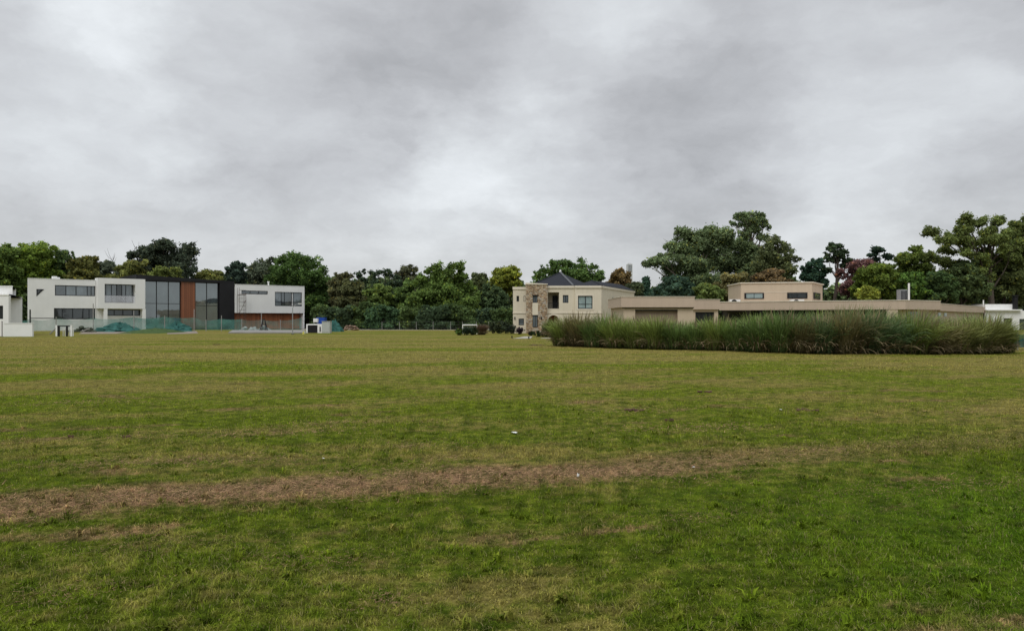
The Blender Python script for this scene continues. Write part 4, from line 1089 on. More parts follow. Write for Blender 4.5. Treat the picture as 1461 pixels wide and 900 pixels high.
    MB().tube(Vector(E2) + Vector((0, 0, .03)), Vector(AP) + Vector((0, 0, .03)), .12, n=6).build('ridge_cap', M['ridge'], rf)
    MB().tube(Vector(E1) + Vector((0, 0, .03)), Vector(AP) + Vector((0, 0, .03)), .07, n=6).build('ridge_cap', M['slate'], rf)
    MB().tube(Vector(AP) + Vector((0, 0, -.1)), Vector(AP) + Vector((0, 0, .35)), .16, .1, n=8).build('finial', M['white_plastic'], rf)
    B1 = (X(818.5), -.35, rz); B2 = (X(858.4), -.4, rz); B3 = (c1.x + .2, c1.y + .1, rz); B4 = (X(862, 100), 18, rz)
    R1 = P(844, 400.2, 86.5); R2 = P(886, 406.0, 95.0)
    rf2 = MB().add([B1, B2, B3, B4, R1, R2], [(0, 1, 4), (1, 2, 5, 4), (2, 3, 5), (3, 0, 4, 5), (3, 2, 1, 0)]).build('roof', M['slate'], e)
    MB().tube(Vector(B2) + Vector((0, 0, .02)), Vector(R1) + Vector((0, 0, .02)), .07, n=6).build('ridge_cap', M['slate'], rf2)
house_stone()

# ------------------------------------------------------------------ beige bungalow
def seg_box(mb, p0, p1, z0, z1, T, off=0.0):
    """wall slab between two footprint points; thickness goes away from the viewer"""
    p0, p1 = Vector(p0), Vector(p1); d = (p1 - p0).normalized(); n = Vector((-d.y, d.x))
    q = [p0 + n * off, p1 + n * off, p1 + n * (off + T), p0 + n * (off + T)]
    return mb.prism([(a.x, a.y) for a in q], z0, z1)
def bungalow():
    e = empty('bungalow', (gx(1027, 78), 78, 0), label='long beige flat roofed bungalow behind the pampas grass', cat='house')
    ox, oy = e.location.x, e.location.y
    P = lambda px, Y: (gx(px, Y) - ox, Y - oy)
    # garage block
    Yg = 67.5; zt, zb = gz(423.6, Yg), gz(438.3, Yg)
    g0, g1 = P(886.5, Yg), P(991, Yg)
    h = (P(907, Yg)[0], P(968, Yg)[0], 0, gz(441.6, Yg))
    MB().wall(g0[0] + .25, g1[0] - .05, 0, zb, [h], g0[1] + .3, .35).build('garage_wall', M['beige_light'], e)
    MB().box(g0[0] + .27, g1[0] - .07, g0[1] + .66, g0[1] + 9, 0, zb - .01).build('garage_block', M['beige_light'], e)
    MB().box(g0[0], g1[0], g0[1], g0[1] + 9.4, zb + .003, zt).build('parapet', M['beige'], e)
    MB().box(g0[0] - .05, g1[0] + .05, g0[1] - .05, g0[1] + 9.5, zt, zt + .05).build('coping', M['cream_trim'], e)
    MB().box(g0[0] + .1, g1[0] - .02, g0[1] + .1, g0[1] + .3, zb - .07, zb).build('shade_strip', M['dark_metal'], e)  # dark strip standing in for the line of shade below the parapet
    dr = MB().box(h[0], h[1], g0[1] + .60, g0[1] + .655, 0, h[3]).build('garage_door', M['garage'], e)
    MB().box(h[0], h[1], g0[1] + .3, g0[1] + .598, h[3] - .12, h[3] - .003).build('door_lintel', M['dark_metal'], e)
    # link block
    Yl = 76.5; zt, zb = gz(427.6, Yl), gz(441.5, Yl)
    l0, l1 = P(986, Yl), P(1027, Yl)
    h = (P(993, Yl)[0], P(1020, Yl)[0], 0, gz(445, Yl))
    MB().wall(l0[0], l1[0] - .1, 0, zb, [h], l0[1] + .25, .3).build('link_wall', M['beige_light'], e)
    window(e, h[0], h[1], .1, h[3], l0[1] + .4, (.33, .66), (), 'glass_dark')
    MB().box(l0[0], l1[0], l0[1], l0[1] + 9, zb + .003, zt).build('parapet', M['beige'], e)
    MB().box(l0[0], l1[0] + .05, l0[1] - .05, l0[1] + 9, zt, zt + .05).build('coping', M['cream_trim'], e)
    # long veranda wing
    c0, c1 = Vector(P(1026, 87)), Vector(P(1292, 79.0)); c2, c2b = Vector(P(1342, 83)), Vector(P(1408, 110))
    d = (c1 - c0).normalized(); n = Vector((-d.y, d.x))
    zt, zb = gz(431.2, 87), gz(442.6, 87)
    seg_box(MB(), c0, c1, zb, zt, .35).build('parapet', M['beige'], e)
    seg_box(MB(), c0 - d * .05, c1 + d * .1, zt, zt + .07, .5, -.06).build('coping', M['cream_trim'], e)
    q = [c0 + n * .36, c1 + n * .36, Vector(P(1338, 86)), Vector(P(1345, 104)), c0 + n * 14]
    MB().prism([(a.x, a.y) for a in q], zb + .01, zt - .35).build('roof_slab', M['beige'], e)
    # glazed back wall of the veranda
    a, b_ = c0 + n * 2.2, c0 + n * 2.2 + d * ((c1 - c0).length - 2.2)
    seg_box(MB(), a, b_, 0, zb + .01, .3).build('veranda_glazing', M['glass_dark'], e)
    Lw = (c1 - c0).length
    mm = MB()
    k = 0
    while k < Lw - 3.2:
        s = c0 + n * 2.12 + d * k; seg_box(mm, s, s + d * .09, 0, zb, .07); k += 1.7
    mm.build('mullions', M['dark_metal'], e)
    def s_of(px):
        kk = (px - CX) / F; wx, wy = c0.x + ox, c0.y + oy
        return (kk * wy - wx) / (d.x - kk * d.y)
    for px, w, mt in ((1083, .35, 'dark_metal'), (1150, .2, 'dark_metal'), (1205, .2, 'dark_metal')):
        s = c0 + d * s_of(px) + n * .3; seg_box(MB(), s, s + d * w, 0, zb - .003, .35).build('veranda_post', M[mt], e)
    # corner pier and right hand walls
    s = c0 + d * s_of(1264.5); pier_end = c0 + d * s_of(1281)
    seg_box(MB(), s, pier_end, 0, zb - .003, 3, .05).build('corner_pier', M['beige_light'], e)
    # fascia receding to the right
    seg_box(MB(), c1, c2, zb, zt + .01, .35).build('parapet', M['beige'], e)
    seg_box(MB(), c1, c2, zt + .01, zt + .08, .45, -.04).build('coping', M['cream_trim'], e)
    ztl = gz(433.2, 83); 
    seg_box(MB(), c2 + (c2b - c2).normalized() * .01, c2b, zb - .12, ztl, .35).build('low_parapet', M['beige'], e)
    seg_box(MB(), c2, c2b, ztl, ztl + .05, .45, -.04).build('coping', M['cream_trim'], e)
    q = [c2 + Vector((-.3, .6)), c2b + Vector((-.3, .5)), c2b + Vector((-4, 4)), c2 + Vector((-8, 8))]
    MB().prism([(a_.x, a_.y) for a_ in q], 0, ztl - .3).build('rear_wing', M['beige_light'], e)
    seg_box(MB(), pier_end, c2, 0, zb - .004, .3, .6).build('wall', M['beige_light'], e)
    seg_box(MB(), c2, c2b, 0, zb - .124, .3, .4).build('wall', M['beige_light'], e)
    # small openings under the fascia
    d2 = (c2 - pier_end).normalized(); 
    for k, w in ((.35, 1.9), ):
        s = pier_end + d2 * ((c2 - pier_end).length * k)
        seg_box(MB(), s, s + d2 * w, 1.5, zb - .25, .05, .55).build('window', M['glass_dark'], e)
    d3 = (c2b - c2).normalized()
    for k in (.02, .12):
        s = c2 + d3 * ((c2b - c2).length * k); seg_box(MB(), s, s + d3 * 1.6, 1.9, 2.3, .05, .34).build('window', M['glass_dark'], e)
    # upper room
    u0, u1, u2 = Vector(P(1057, 91)), Vector(P(1158.5, 89)), Vector(P(1173.5, 95))
    ub = [u0, u1, u2, u2 + Vector((-8, 3)), u0 + Vector((.5, 7))]
    zu0, zu1 = zt - .36, gz(404.6, 91)
    du = (u1 - u0).normalized(); Lu = (u1 - u0).length
    up = MB().prism([(a_.x, a_.y) for a_ in ub], zu0, zu1).build('upper_room', M['beige_light'], e)
    cen = sum(ub, Vector((0, 0))) / len(ub)
    MB().prism([(cen.x + (a_.x - cen.x) * 1.03, cen.y + (a_.y - cen.y) * 1.03) for a_ in ub], zu1, zu1 + .12).build('coping', M['cream_trim'], up)
    ang = math.atan2(du.y, du.x)
    def su(px):
        kk = (px - CX) / F; wx, wy = u0.x + ox, u0.y + oy
        return (kk * wy - wx) / (du.x - kk * du.y)
    for pa, pb, pn in ((1062, 1090, 'glass_teal'), (1123, 1152, 'glass')):
        s0, s1 = u0 + du * su(pa), u0 + du * su(pb)
        w = seg_box(MB(), s0, s1, gz(426, 90), gz(417.6, 90), .10, -.06).build('window', M['dark_metal'], up)
        L2 = (s1 - s0).length
        seg_box(MB(), s0 + du * (L2 * .1), s0 + du * (L2 * .48), gz(425, 90), gz(419, 90), .02, -.085).build('pane', M[pn], w)
        seg_box(MB(), s0 + du * (L2 * .51), s0 + du * (L2 * .92), gz(425, 90), gz(419, 90), .02, -.085).build('pane', M[pn], w)
    dv = (u2 - u1).normalized(); Lv = (u2 - u1).length
    w = seg_box(MB(), u1 + dv * (Lv * .12), u1 + dv * (Lv * .75), gz(427, 92), gz(418, 92), .1, -.06).build('window', M['dark_metal'], up)
    seg_box(MB(), u1 + dv * (Lv * .2), u1 + dv * (Lv * .68), gz(426, 92), gz(419, 92), .02, -.085).build('pane', M['glass'], w)
    seg_box(MB(), u0 + du * su(1090), u0 + du * su(1123), gz(417.4, 90), gz(416.8, 90), .02, -.03).build('string_course', M['cream_trim'], up)
    # flue and metal housing on the roof
    zr = zt - .36
    f = MB().tube((gx(1296.8, 84) - ox, 84 - oy, zr), (gx(1296.8, 84) - ox, 84 - oy, gz(404, 84)), .10, n=10).build('flue', M['white_plastic'], e)
    mh = MB().box(gx(1284.5, 84.5) - ox, gx(1295, 84.5) - ox, 84.5 - oy, 85.3 - oy, zr, gz(413, 84.5)).build('roof_housing', M['galv'], e)
    lv = MB()
    for k in range(5): x = gx(1285.5 + 1.9 * k, 84.5) - ox; lv.box(x, x + .06, 84.45 - oy, 84.5 - oy, zr + .2, gz(414.5, 84.5))
    lv.build('louvre', M['dark_metal'], mh)
    MB().tube((gx(1403, 109) - ox, 109 - oy, ztl - .35), (gx(1403, 109) - ox, 109 - oy, gz(428, 109)), .09, n=8).build('flue', M['white_plastic'], e, label='thin flue at the far right end of the roof')
    # air conditioners on the roof are things of their own
    for (px, w, lab) in ((1049, 1.25, 'white air conditioner on the roof left of the upper beige room'), (1138, 1.6, 'white air conditioner on the roof before the upper beige room')):
        Yc = 88.2; zc = gz(427, Yc)
        a = empty('air_conditioner', (gx(px, Yc), Yc - .0, zr), label=lab, cat='air conditioner')
        hh = zc - zr
        MB().box(-w / 2, w / 2, 0, .5, .0, hh).build('casing', M['white_plastic'], a)
        m2 = MB()
        cxx = -w * .1
        rr_ = min(.34, hh * .48)
        m2.tube((cxx, -.02, hh * .52), (cxx, -.001, hh * .52), rr_, n=18); m2.build('fan_grille', M['dark_metal'], a)
bungalow()

# ------------------------------------------------------------------ small white house at the right edge
def house_right():
    Y = 108; e = empty('white_house', (gx(1430, Y), Y, 0), label='small white house with black chimney at the right edge', cat='house')
    X = lambda p: gx(p, Y) - e.location.x; Z = lambda p: gz(p, Y)
    h = (X(1432), X(1444.5), 0, Z(454)); h2 = (X(1454.5), X(1475), .0, Z(455))
    MB().wall(X(1406), X(1485), 0, Z(443.2), [h, h2], 0, .3).build('wall', M['white'], e)
    MB().box(X(1406) + .02, X(1485), .31, 10, 0, Z(443.2) - .05).build('volume', M['black'], e)
    MB().box(X(1404.5), X(1455.5), -.5, 8, Z(443.2), Z(441.4)).build('canopy', M['white2'], e)
    MB().box(X(1409), X(1448), .5, 6, Z(441.4), Z(433.8)).build('upper_box', M['white2'], e)
    MB().box(X(1455.6), X(1485), .1, 8, Z(443.2), Z(441.8)).build('roof_edge', M['dark_metal'], e)
    window(e, *h2, .1, (.5,), (), 'glass')
    ch = MB().box(X(1447.6), X(1452.4), 0, .5, Z(441.4), Z(424)).build('chimney', M['black'], e)
    MB().box(X(1447), X(1453), -.06, .56, Z(423), Z(421)).box(X(1448.2), X(1451.8), .08, .42, Z(424), Z(423)).build('chimney_cap', M['black'], ch)
    f = empty('site_fence', (0, 0, 0), label='low green net fence right of the pampas grass', cat='fence')
    pts = [(gx(p, yy), yy) for p, yy in ((1440, 39), (1452, 38), (1462, 37.6), (1490, 37))]
    for i, q in enumerate(pts):
        MB().tube((q[0], q[1], 0), (q[0], q[1], .95), .03, n=6).build('post', M['post'], f)
        if i: net_panel(f, pts[i - 1], q, .14, .84, .14, .84, M['net_solid'], 50 + i, .04)
house_right()

# distant tower block
MB().add([(-150, 111.5, .008), (170, 111.5, .008), (240, 175, .008), (-220, 175, .008)], [(0, 1, 2, 3)]).build('wood_floor', M['soil'], label='dark leafy floor of the wood', kind='structure')
def tower_block():
    Y = 700; e = empty('tower_block', (gx(899, Y), Y, 0), label='pale distant tower block above the rusty brown tree', cat='building')
    w = 7 / F * Y / 2
    MB().box(-w, w, 0, 8, 0, gz(376.5, Y)).build('tower_body', M['haze_wall'], e)
    MB().box(-w * .5, w * .5, 2, 6, gz(376.5, Y), gz(375, Y)).build('roof_room', M['haze_wall'], e)
    wb = MB()
    for k in range(12):
        z = gz(388, Y) + k * (gz(377.5, Y) - gz(388, Y)) / 12
        wb.box(-w * .8, w * .8, -.06, -.01, z, z + .35)
    wb.build('window_bands', M['glass'], e)
tower_block()

# ------------------------------------------------------------------ garden of the stone house, goal, far fence
def football_goal():
    Y = 79; e = empty('football_goal', (gx(671, Y), Y, 0), label='small white football goal among bushes left of the stone house', cat='goal')
    X = lambda p: gx(p, Y) - e.location.x; z = gz(463.6, Y)
    for p in (660.2, 680.5): MB().tube((X(p), 0, 0), (X(p), 0, z), .055, n=8).build('post', M['white2'], e)
    MB().tube((X(660.2), 0, z), (X(680.5), 0, z), .055, n=8).build('crossbar', M['white2'], e)
    for p in (660.2, 680.5):
        MB().path([(X(p), 0, z), (X(p), .45, z - .02), (X(p), 1.0, .05)], [.03, .03, .03], 6).build('stay', M['white2'], e)
    nb = MB()
    n = 14
    for i in range(n + 1):
        x = X(660.2) + (X(680.5) - X(660.2)) * i / n; nb.tube((x, .45, z - .02), (x, 1.0, .05), .004, n=3)
    for j in range(8):
        t = j / 7; nb.tube((X(660.2), .45 + .55 * t, z - .02 - (z - .07) * t), (X(680.5), .45 + .55 * t, z - .02 - (z - .07) * t), .004, n=3)
    nb.build('net', M['white_plastic'], e)
football_goal()
def bush(name, px, ytop, wpx, ybase, col, label, seed, group=None, spiky=False, leaf=.16, dens=1.0, cat='bush'):
    Y = 1680 / (ybase - HY); W = wpx / F * Y; H = gz(ytop, Y); rng = np.random.default_rng(3000 + seed)
    e = empty(name, (gx(px, Y), Y, 0), label=label, cat=cat, group=group)
    if spiky:
        n = int(900 * dens); V, Fc, T = arch_blades(rng, n, W * .22, H * .75, H * 1.25, .02, col, 0.0)
        np_mesh('foliage', V, 4, M['blade'], T, e, faces=Fc)
    else:
        k = max(10, int(W * H * 14)); d = rng.normal(size=(k, 3)); d /= np.linalg.norm(d, axis=1)[:, None]
        C = d * (rng.random(k)**.4)[:, None] * np.array([W * .42, W * .3, H * .42]) + np.array([0, 0, H * .5])
        V, T = leaves(C, np.full(k, min(.3, H * .25)), .7 + .6 * rng.random(k), 34, leaf, col, rng)
        V[:, 2] = np.clip(V[:, 2], .01, H * 1.05); np_mesh('foliage', V, 4, M['leaf'], T, e)
    sb = MB(); rr = random.Random(seed)
    for i in range(5): sb.path([(rr.uniform(-.1, .1) * W, 0, -.05), (rr.uniform(-.3, .3) * W, rr.uniform(-.2, .2) * W, H * .6)], [.025, .01], 5)
    sb.build('stems', M['bark'], e)
    return e
def arch_blades(rng, n, rbase, l0, l1, wid, col, lean=0.0, deadfrac=.18, segs=5, lob=None):
    """long arching ribbons rising from one stool"""
    a = rng.random(n) * 2 * np.pi; r = rbase * np.sqrt(rng.random(n))
    out = rng.random(n)**.8
    base = np.stack([np.cos(a) * r, np.sin(a) * r, np.zeros(n)], -1)
    az = a + rng.normal(size=n) * .5
    L = l0 + (l1 - l0) * rng.random(n); th0 = .04 + .28 * out; curl = .2 + (1.05 + .9 * abs(lean)) * out * (.5 + .8 * rng.random(n))
    dead = rng.random(n) < deadfrac
    th0 = np.where(dead, th0 + .35, th0); curl = np.where(dead, curl + .7, curl); L = np.where(dead, L * .72, L)
    dx, dy = np.cos(az) + lean, np.sin(az); nr = np.sqrt(dx * dx + dy * dy) + 1e-6
    mag = np.clip(nr, .5, 1.3); dx, dy = dx / nr, dy / nr
    P = [base]; th = th0 * mag
    for k in range(segs):
        t = th0 * mag + curl * ((k + .5) / segs)**1.6
        t = np.minimum(t, 2.7)
        P.append(P[-1] + np.stack([dx * np.sin(t), dy * np.sin(t), np.cos(t)], -1) * (L / segs)[:, None])
    P = np.stack(P, 1)                                     # n, segs+1, 3
    P[:, :, 2] = np.maximum(P[:, :, 2], .02 + .02 * rng.random((n, 1)))
    tw = rng.normal(size=n) * .6
    sx, sy = -dy * np.cos(tw), dx * np.cos(tw); side = np.stack([sx, sy, np.sin(tw) * .8], -1)
    wk = np.interp(np.arange(segs + 1) / segs, [0, .3, 1], [.8, 1, .12])
    ww = wid * (.6 + .8 * rng.random(n))
    A = P - side[:, None, :] * (ww[:, None] * wk[None, :])[:, :, None]; B = P + side[:, None, :] * (ww[:, None] * wk[None, :])[:, :, None]
    V = np.concatenate([A, B], 1).reshape(-1, 3); m = segs + 1
    b0 = (np.arange(n) * 2 * m)[:, None] + np.arange(segs)[None, :]
    Fc = np.stack([b0, b0 + m, b0 + m + 1, b0 + 1], -1).reshape(-1, 4)
    c = np.array(col)[None, :] * (.55 + .9 * rng.random(n))[:, None]
    c[dead] = np.array([.26, .20, .115])[None, :] * (.45 + .8 * rng.random(dead.sum()))[:, None]
    T = np.repeat(c, 2 * m, axis=0)
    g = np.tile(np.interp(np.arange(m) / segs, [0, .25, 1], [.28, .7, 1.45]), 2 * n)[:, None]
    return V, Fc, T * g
G4 = 'low dark shrubs planted left of the stone house'
bush('bush', 654, 467, 12, 478.3, (.055, .095, .022), 'small bright green bush left of the football goal', 1)
bush('bush', 666, 465.5, 16, 478.2, (.030, .050, .028), 'dark green bush inside the left half of the goal', 2)
bush('bush', 675, 466, 14, 478, (.036, .056, .022), 'dark green bush at the right post of the goal', 3)
bush('grassy_bush', 687, 464, 22, 477.6, (.13, .085, .055), 'brownish grassy bush right of the football goal', 4, spiky=True, dens=1.5)
for i, (px, yt, w, yb, c) in enumerate([(703, 459, 16, 475.6, (.045,.06,.030)), (713, 458, 16, 475.8, (.05,.065,.034)), (722, 457, 15, 476, (.04,.055,.03)), (730, 462, 13, 476.3, (.034,.045,.032))]):
    bush('garden_shrub', px, yt, w, yb, c, 'low grey green shrub in the row left of the stone house', 10 + i, G4, cat='shrub')
bush('garden_shrub', 741, 465, 13, 477, (.030, .020, .028), 'dark purple leaved shrub against the left wing of the stone house', 20, cat='shrub')
bush('garden_shrub', 757, 473.5, 8, 478.5, (.05, .035, .03), 'small reddish shrub at the foot of the stone tower', 21, cat='shrub')
bush('garden_shrub', 765, 472, 18, 480.6, (.035, .058, .022), 'dark green shrub beside the entrance path', 22, cat='shrub')
bush('garden_shrub', 776, 466, 16, 480.6, (.060, .078, .026), 'taller olive shrub before the arch', 23, cat='shrub')
bush('grassy_bush', 787, 458, 16, 481.5, (.085, .100, .038), 'spiky grass bush between the arch and the pampas row', 24, spiky=True, dens=1.6)
flat_sheet('path', [(731, 483.2), (757, 483), (760, 479.8), (748, 480)], .012, M['gravelly'], 'pale gravel path leading to the stone house')
flat_sheet('path', [(770, 483), (790, 483), (790, 481.8), (774, 482)], .012, M['gravelly'], 'short pale path piece before the arch')
flat_sheet('track', [(430, 470.6), (745, 470.8), (745, 469.4), (430, 469.4)], .012, M['gravelly'], 'thin pale track along the foot of the wood')
for px, yb, lab in ((730.5, 482.6, 'small dark bollard light left of the pale path'), (754.5, 483.4, 'small dark bollard light right of the pale path')):
    Y = 1680 / (yb - HY); e = empty('bollard_light', (gx(px, Y), Y, 0), label=lab, cat='bollard light')
    MB().tube((0, 0, 0), (0, 0, .17), .05, n=10).build('post', M['dark_metal'], e); MB().tube((0, 0, .17), (0, 0, .2), .07, n=10).build('lamp_cap', M['dark_metal'], e)
def far_fence():
    e = empty('wire_fence', (0, 0, 0), label='thin wire fence on pale posts along the foot of the wood', cat='fence')
    pts = []
    for px in (545, 570, 594, 618, 643, 660, 680, 697, 705, 718):
        Y = 109; pts.append((gx(px, Y), Y))
        MB().tube((gx(px, Y), Y, 0), (gx(px, Y), Y, gz(459, Y)), .032, n=6).build('post', M['post'], e)
    wires = MB()
    for z in (.35, .75, 1.2): wires.tube((pts[0][0], 109, z), (pts[-1][0], 109, z), .005, n=4)
    wires.build('wire', M['galv'], e)
far_fence()

# ------------------------------------------------------------------ pampas grass row
PG = 'pampas grass clumps in the long row before the bungalow'
def base_y(px): return float(np.interp(px, [790, 820, 900, 1020, 1100, 1220, 1350, 1440], [493.5, 494.4, 497, 500, 502.8, 505.3, 505.3, 503]))
def top_y(px): return float(np.interp(px, [785, 800, 830, 900, 960, 1020, 1100, 1160, 1200, 1260, 1330, 1400, 1435, 1450], [462, 450, 448, 447, 453, 452, 448, 446, 441, 444, 449, 449, 452, 466]))
pal = {'olive': (.175, .225, .055), 'green': (.125, .190, .055), 'brown': (.190, .170, .075), 'dark': (.095, .145, .060), 'yellow': (.190, .205, .065)}
front = [(807,'olive','leftmost olive clump of the pampas row, nearest the stone house'), (826,'brown',None), (850,'green',None), (880,'olive',None), (908,'olive',None), (937,'olive',None),
         (966,'green',None), (994,'green',None), (1024,'olive',None), (1054,'green',None), (1085,'green',None), (1116,'green',None), (1147,'brown','brownish pampas clump right of the middle of the row'),
         (1178,'dark',None), (1210,'brown','tall brown plumed pampas clump, highest of the row'), (1241,'dark',None), (1272,'dark',None), (1303,'olive',None), (1334,'brown',None), (1364,'yellow',None),
         (1394,'yellow',None), (1410,'yellow',None), (1421,'olive','rightmost low pampas clump beside the low green net')]
names = {'olive': 'olive pampas grass clump in the long row before the bungalow', 'green': 'fresh green pampas grass clump in the long row before the bungalow',
         'brown': 'brownish pampas grass clump in the long row before the bungalow', 'dark': 'dark green arching pampas grass clump in the right half of the row',
         'yellow': 'yellowish pampas grass clump near the right end of the row', }
def pampas(px, ck, label, seed, back=0.0, scale=1.0):
    Yf = 1680 / (base_y(px) - HY); Yc = Yf + .25 + back
    rng = np.random.default_rng(500 + seed); H = gz(top_y(px) + 5.0, Yc) * scale * rng.uniform(.84, 1.10)
    e = empty('pampas_clump', (gx(px, Yc), Yc, 0), label=label or names[ck], cat='pampas grass', group=PG)
    lean = float(np.interp(px, [790, 1000, 1120, 1250, 1330, 1440], [.03, .10, .35, .65, .45, .05]))
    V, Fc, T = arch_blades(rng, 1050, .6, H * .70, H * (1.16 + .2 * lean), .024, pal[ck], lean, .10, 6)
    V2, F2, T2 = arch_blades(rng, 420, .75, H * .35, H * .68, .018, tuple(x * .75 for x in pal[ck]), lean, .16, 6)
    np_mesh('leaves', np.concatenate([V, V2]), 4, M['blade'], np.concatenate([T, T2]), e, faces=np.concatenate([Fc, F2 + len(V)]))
    # flower stalks
    n = int(rng.integers(8, 26)); V, Fc, T = arch_blades(rng, n, .4, H * 1.05, H * 1.28, .010, (.20, .16, .095), lean * .25, 0, 6)
    a = V.reshape(n, 2, 7, 3).copy(); a[:, :, :, :2] = a[:, :, :1, :2] + (a[:, :, :, :2] - a[:, :, :1, :2]) * .32
    a[:, :, :, 2] = np.linspace(0, 1, 7)[None, None, :] * (H * (1.0 + .17 * rng.random((n, 1, 1))))
    a[:, 0, 5, 0] -= .02; a[:, 1, 5, 0] += .02
    np_mesh('plumes', a.reshape(-1, 3), 4, M['blade'], T, e, faces=Fc)
for i, (px, ck, lab) in enumerate(front):
    pampas(px, ck, lab, i, 0.0, 1.0)
for i, px in enumerate(range(822, 1400, 44)):
    pampas(px, ('olive', 'green', 'olive', 'dark')[i % 4], 'olive green pampas clump in the rear line of the long row', 100 + i, 1.5, 1.02)
# litter under the row
bp_ = flat_sheet('soil_strip', [(806, 493.6), (900, 496.2), (1020, 499.6), (1220, 504.6), (1350, 504.6), (1430, 502.6), (1442, 493), (1350, 494), (1220, 494), (1020, 491), (900, 488.5), (806, 486)], .020, M['soil'], 'dark soil under the pampas grass row')

# ------------------------------------------------------------------ little things on the grass
def scrap(px, py, w, h, label, seed, mat='white_plastic', name='paper_scrap'):
    Y = 1680 / (py - HY); rr = random.Random(seed); mb = MB(); n = 5
    for i in range(n + 1):
        for j in range(n + 1):
            mb.v.append(((i / n - .5) * w, (j / n - .5) * w * .7, .02 + h * (rr.random() * .6 + .4 * math.sin(3 * i / n))))
    for i in range(n):
        for j in range(n): a = i * (n + 1) + j; mb.f.append((a, a + n + 1, a + n + 2, a + 1))
    o = mb.build(name, M[mat], label=label, cat='litter'); o.location = (gx(px, Y), Y, float(hgt(np.array(gx(px, Y)), np.array(Y)))); o.rotation_euler = (0, 0, seed)
scrap(825, 682, .028, .045, 'white scrap of paper standing on the brown band of clippings', 1)
scrap(734, 617, .09, .012, 'flat whitish scrap lying on green grass beyond the brown band', 2)
scrap(461, 656, .03, .012, 'tiny pale scrap on the grass left of the middle', 3)
scrap(990, 667, .03, .01, 'tiny pale scrap at the right part of the brown band', 4)
scrap(1114, 585, .05, .01, 'pale speck of litter on the grass right of the middle', 5)
def clods():
    rr = random.Random(9)
    for i, (px, py, w) in enumerate([(182, 627, .12), (102, 626, .08), (905, 585, .3), (955, 600, .12), (1005, 559, .3), (768, 492.5, 1.1), (309, 492, .5), (1150, 584, .3)]):
        Y = 1680 / (py - HY); mb = MB()
        for k in range(7): mb.blob((rr.uniform(-.5, .5) * w, rr.uniform(-.3, .3) * w, .015), (w * .22 * rr.uniform(.4, 1), w * .12, .022), 900 + i * 10 + k, 5, 7, .3)
        o = mb.build('earth_clod', M['clod'], label='small dark clod of earth on the mown grass', cat='clod', group='dark clods scattered on the grass'); o.location = (gx(px, Y), Y, float(hgt(np.array(gx(px, Y)), np.array(Y))))
clods()

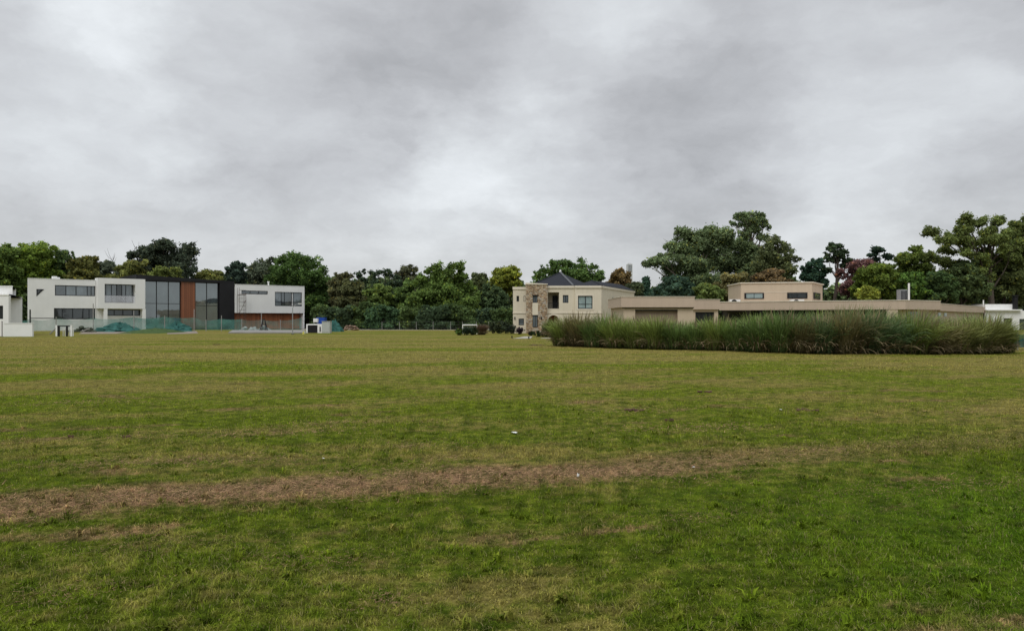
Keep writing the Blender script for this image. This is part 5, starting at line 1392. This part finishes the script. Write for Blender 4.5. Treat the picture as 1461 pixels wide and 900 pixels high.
# ------------------------------------------------------------------ sky and light
def sky():
    w = bpy.data.worlds.new('World'); SC.world = w; w.use_nodes = True
    t = w.node_tree; t.nodes.clear(); N = NT(t)
    out = N.n('ShaderNodeOutputWorld')
    d = N.n('ShaderNodeTexCoord').outputs['Generated']
    d = N.vm('NORMALIZE', d)
    sp = N.n('ShaderNodeSeparateXYZ'); N.link(d, sp.inputs[0]); dz = sp.outputs[2]
    # cloud deck: project the view direction on a flat layer
    den = N.m('ADD', N.m('MAXIMUM', dz, 0.0), .42)
    pl = N.vm('SCALE', d, N.m('DIVIDE', 1.0, den))
    pl = N.vm('MULTIPLY', pl, (1, 1, 0))
    wn = N.n('ShaderNodeTexNoise'); N.link(pl, wn.inputs['Vector']); wn.inputs['Scale'].default_value = 3.0; wn.inputs['Detail'].default_value = 6; wn.inputs['Roughness'].default_value = .6
    wc = N.vm('SUBTRACT', wn.outputs['Color'], (.5, .5, .5))
    dw = N.vm('NORMALIZE', N.vm('ADD', d, N.vm('SCALE', wc, .26)))
    big = N.noise(N.vm('ADD', pl, N.vm('SCALE', wc, .5)), 1.5, 7, .52)
    small = N.noise(N.vm('ADD', pl, N.vm('SCALE', wc, .2)), 8.0, 7, .6)
    mid = N.noise(N.vm('ADD', pl, N.vm('SCALE', wc, .35)), 3.6, 8, .55)
    val = N.m('ADD', .618, N.m('MULTIPLY', N.m('SUBTRACT', big, .5), .34))
    val = N.m('ADD', val, N.m('MULTIPLY', N.m('SUBTRACT', small, .5), .14))
    val = N.m('ADD', val, N.m('MULTIPLY', N.m('SUBTRACT', mid, .5), .30))
    blobs = [(188,72,2.4,.22),(150,60,5,.08),(255,95,4,.05),(430,155,3,.15),(360,110,4,.05),(480,20,5,.10),(745,175,4,.18),(640,250,3,.18),(700,225,3,.10),(850,120,4,-.07),(560,285,5,.09),(1150,285,4,.10),(1250,265,4,.10),(905,20,4,.19),(840,5,3,.08),
             (1160,75,6,.08),(1340,130,5,.07),(1250,270,6,.06),(540,320,8,.06),(90,330,7,.05),(900,330,10,.03),(60,30,6,.07),
             (570,130,6,-.12),(650,60,6,-.08),(460,225,5,-.12),(300,200,6,-.06),(1010,90,5,-.10),(1060,225,6,-.11),(1220,215,5,-.09),(1400,235,5,-.10),(880,240,6,-.03),(250,20,5,-.03)]
    warped = N.vm('ADD', d, N.vm('SCALE', wc, .16))
    bands = N.noise(N.vm('MULTIPLY', warped, (2.0, 2.0, 8.5)), 1.3, 7, .58)
    val = N.m('ADD', val, N.m('MULTIPLY', N.m('SUBTRACT', bands, .5), .34))
    for px, py, sg, am in blobs:
        v = Vector((px - CX, F, HY - py)).normalized(); k = 1 / math.radians(sg)**2
        dot = N.vm('DOT_PRODUCT', dw, tuple(v), out=1)
        ex = N.m('EXPONENT', N.m('MULTIPLY', N.m('SUBTRACT', dot, 1.0), k))
        val = N.m('ADD', val, N.m('MULTIPLY', ex, am))
    val = N.m('ADD', val, N.smooth(dz, .16, .02, 0, .03))
    val = N.m('MULTIPLY', val, N.smooth(dz, .45, 1.0, 1.0, 2.0))
    val = N.m('MAXIMUM', val, .12)
    tintc = N.mix(N.smooth(val, .50, .85), (.962, .984, 1.030), (.955, .995, 1.03))
    tintc = N.mix(N.smooth(dz, .20, .02), tintc, (.965, .99, 1.01))
    col = N.vm('SCALE', tintc, val)
    bc = N.n('ShaderNodeBackground'); N.link(col, bc.inputs[0]); bc.inputs[1].default_value = 1.0
    st = N.n('ShaderNodeTexSky', sky_type='NISHITA'); st.sun_disc = False
    st.sun_elevation = R(52); st.sun_rotation = R(200)
    bs = N.n('ShaderNodeBackground'); N.link(st.outputs[0], bs.inputs[0]); bs.inputs[1].default_value = .08
    ms = N.n('ShaderNodeMixShader'); ms.inputs[0].default_value = .94
    N.link(bs.outputs[0], ms.inputs[1]); N.link(bc.outputs[0], ms.inputs[2]); N.link(ms.outputs[0], out.inputs[0])
sky()
L = bpy.data.lights.new('sun', 'SUN'); L.energy = 1.5; L.angle = R(35); L.color = (1, .97, .93)
lo = bpy.data.objects.new('sun', L); link(lo)
az = R(200); el = R(52)       # from behind the viewer, a little to the left
sd = Vector((math.sin(az) * math.cos(el), math.cos(az) * math.cos(el), math.sin(el)))
lo.rotation_euler = sd.to_track_quat('Z', 'Y').to_euler()

# ------------------------------------------------------------------ camera
cam = bpy.data.cameras.new('camera'); co = bpy.data.objects.new('camera', cam); link(co)
cam.sensor_width = 36; cam.lens = 36 * F / 1461; cam.clip_end = 6000; cam.clip_start = .05
cam.shift_y = (HY - 450) / 1461
co.location = (0, 0, CZ); co.rotation_euler = (R(90), 0, 0)
SC.camera = co
SC.view_settings.view_transform = 'Standard'; SC.view_settings.look = 'None'; SC.view_settings.exposure = 0
SC.render.resolution_x = 1024; SC.render.resolution_y = 630
SC.cycles.max_bounces = 6; SC.cycles.transparent_max_bounces = 12
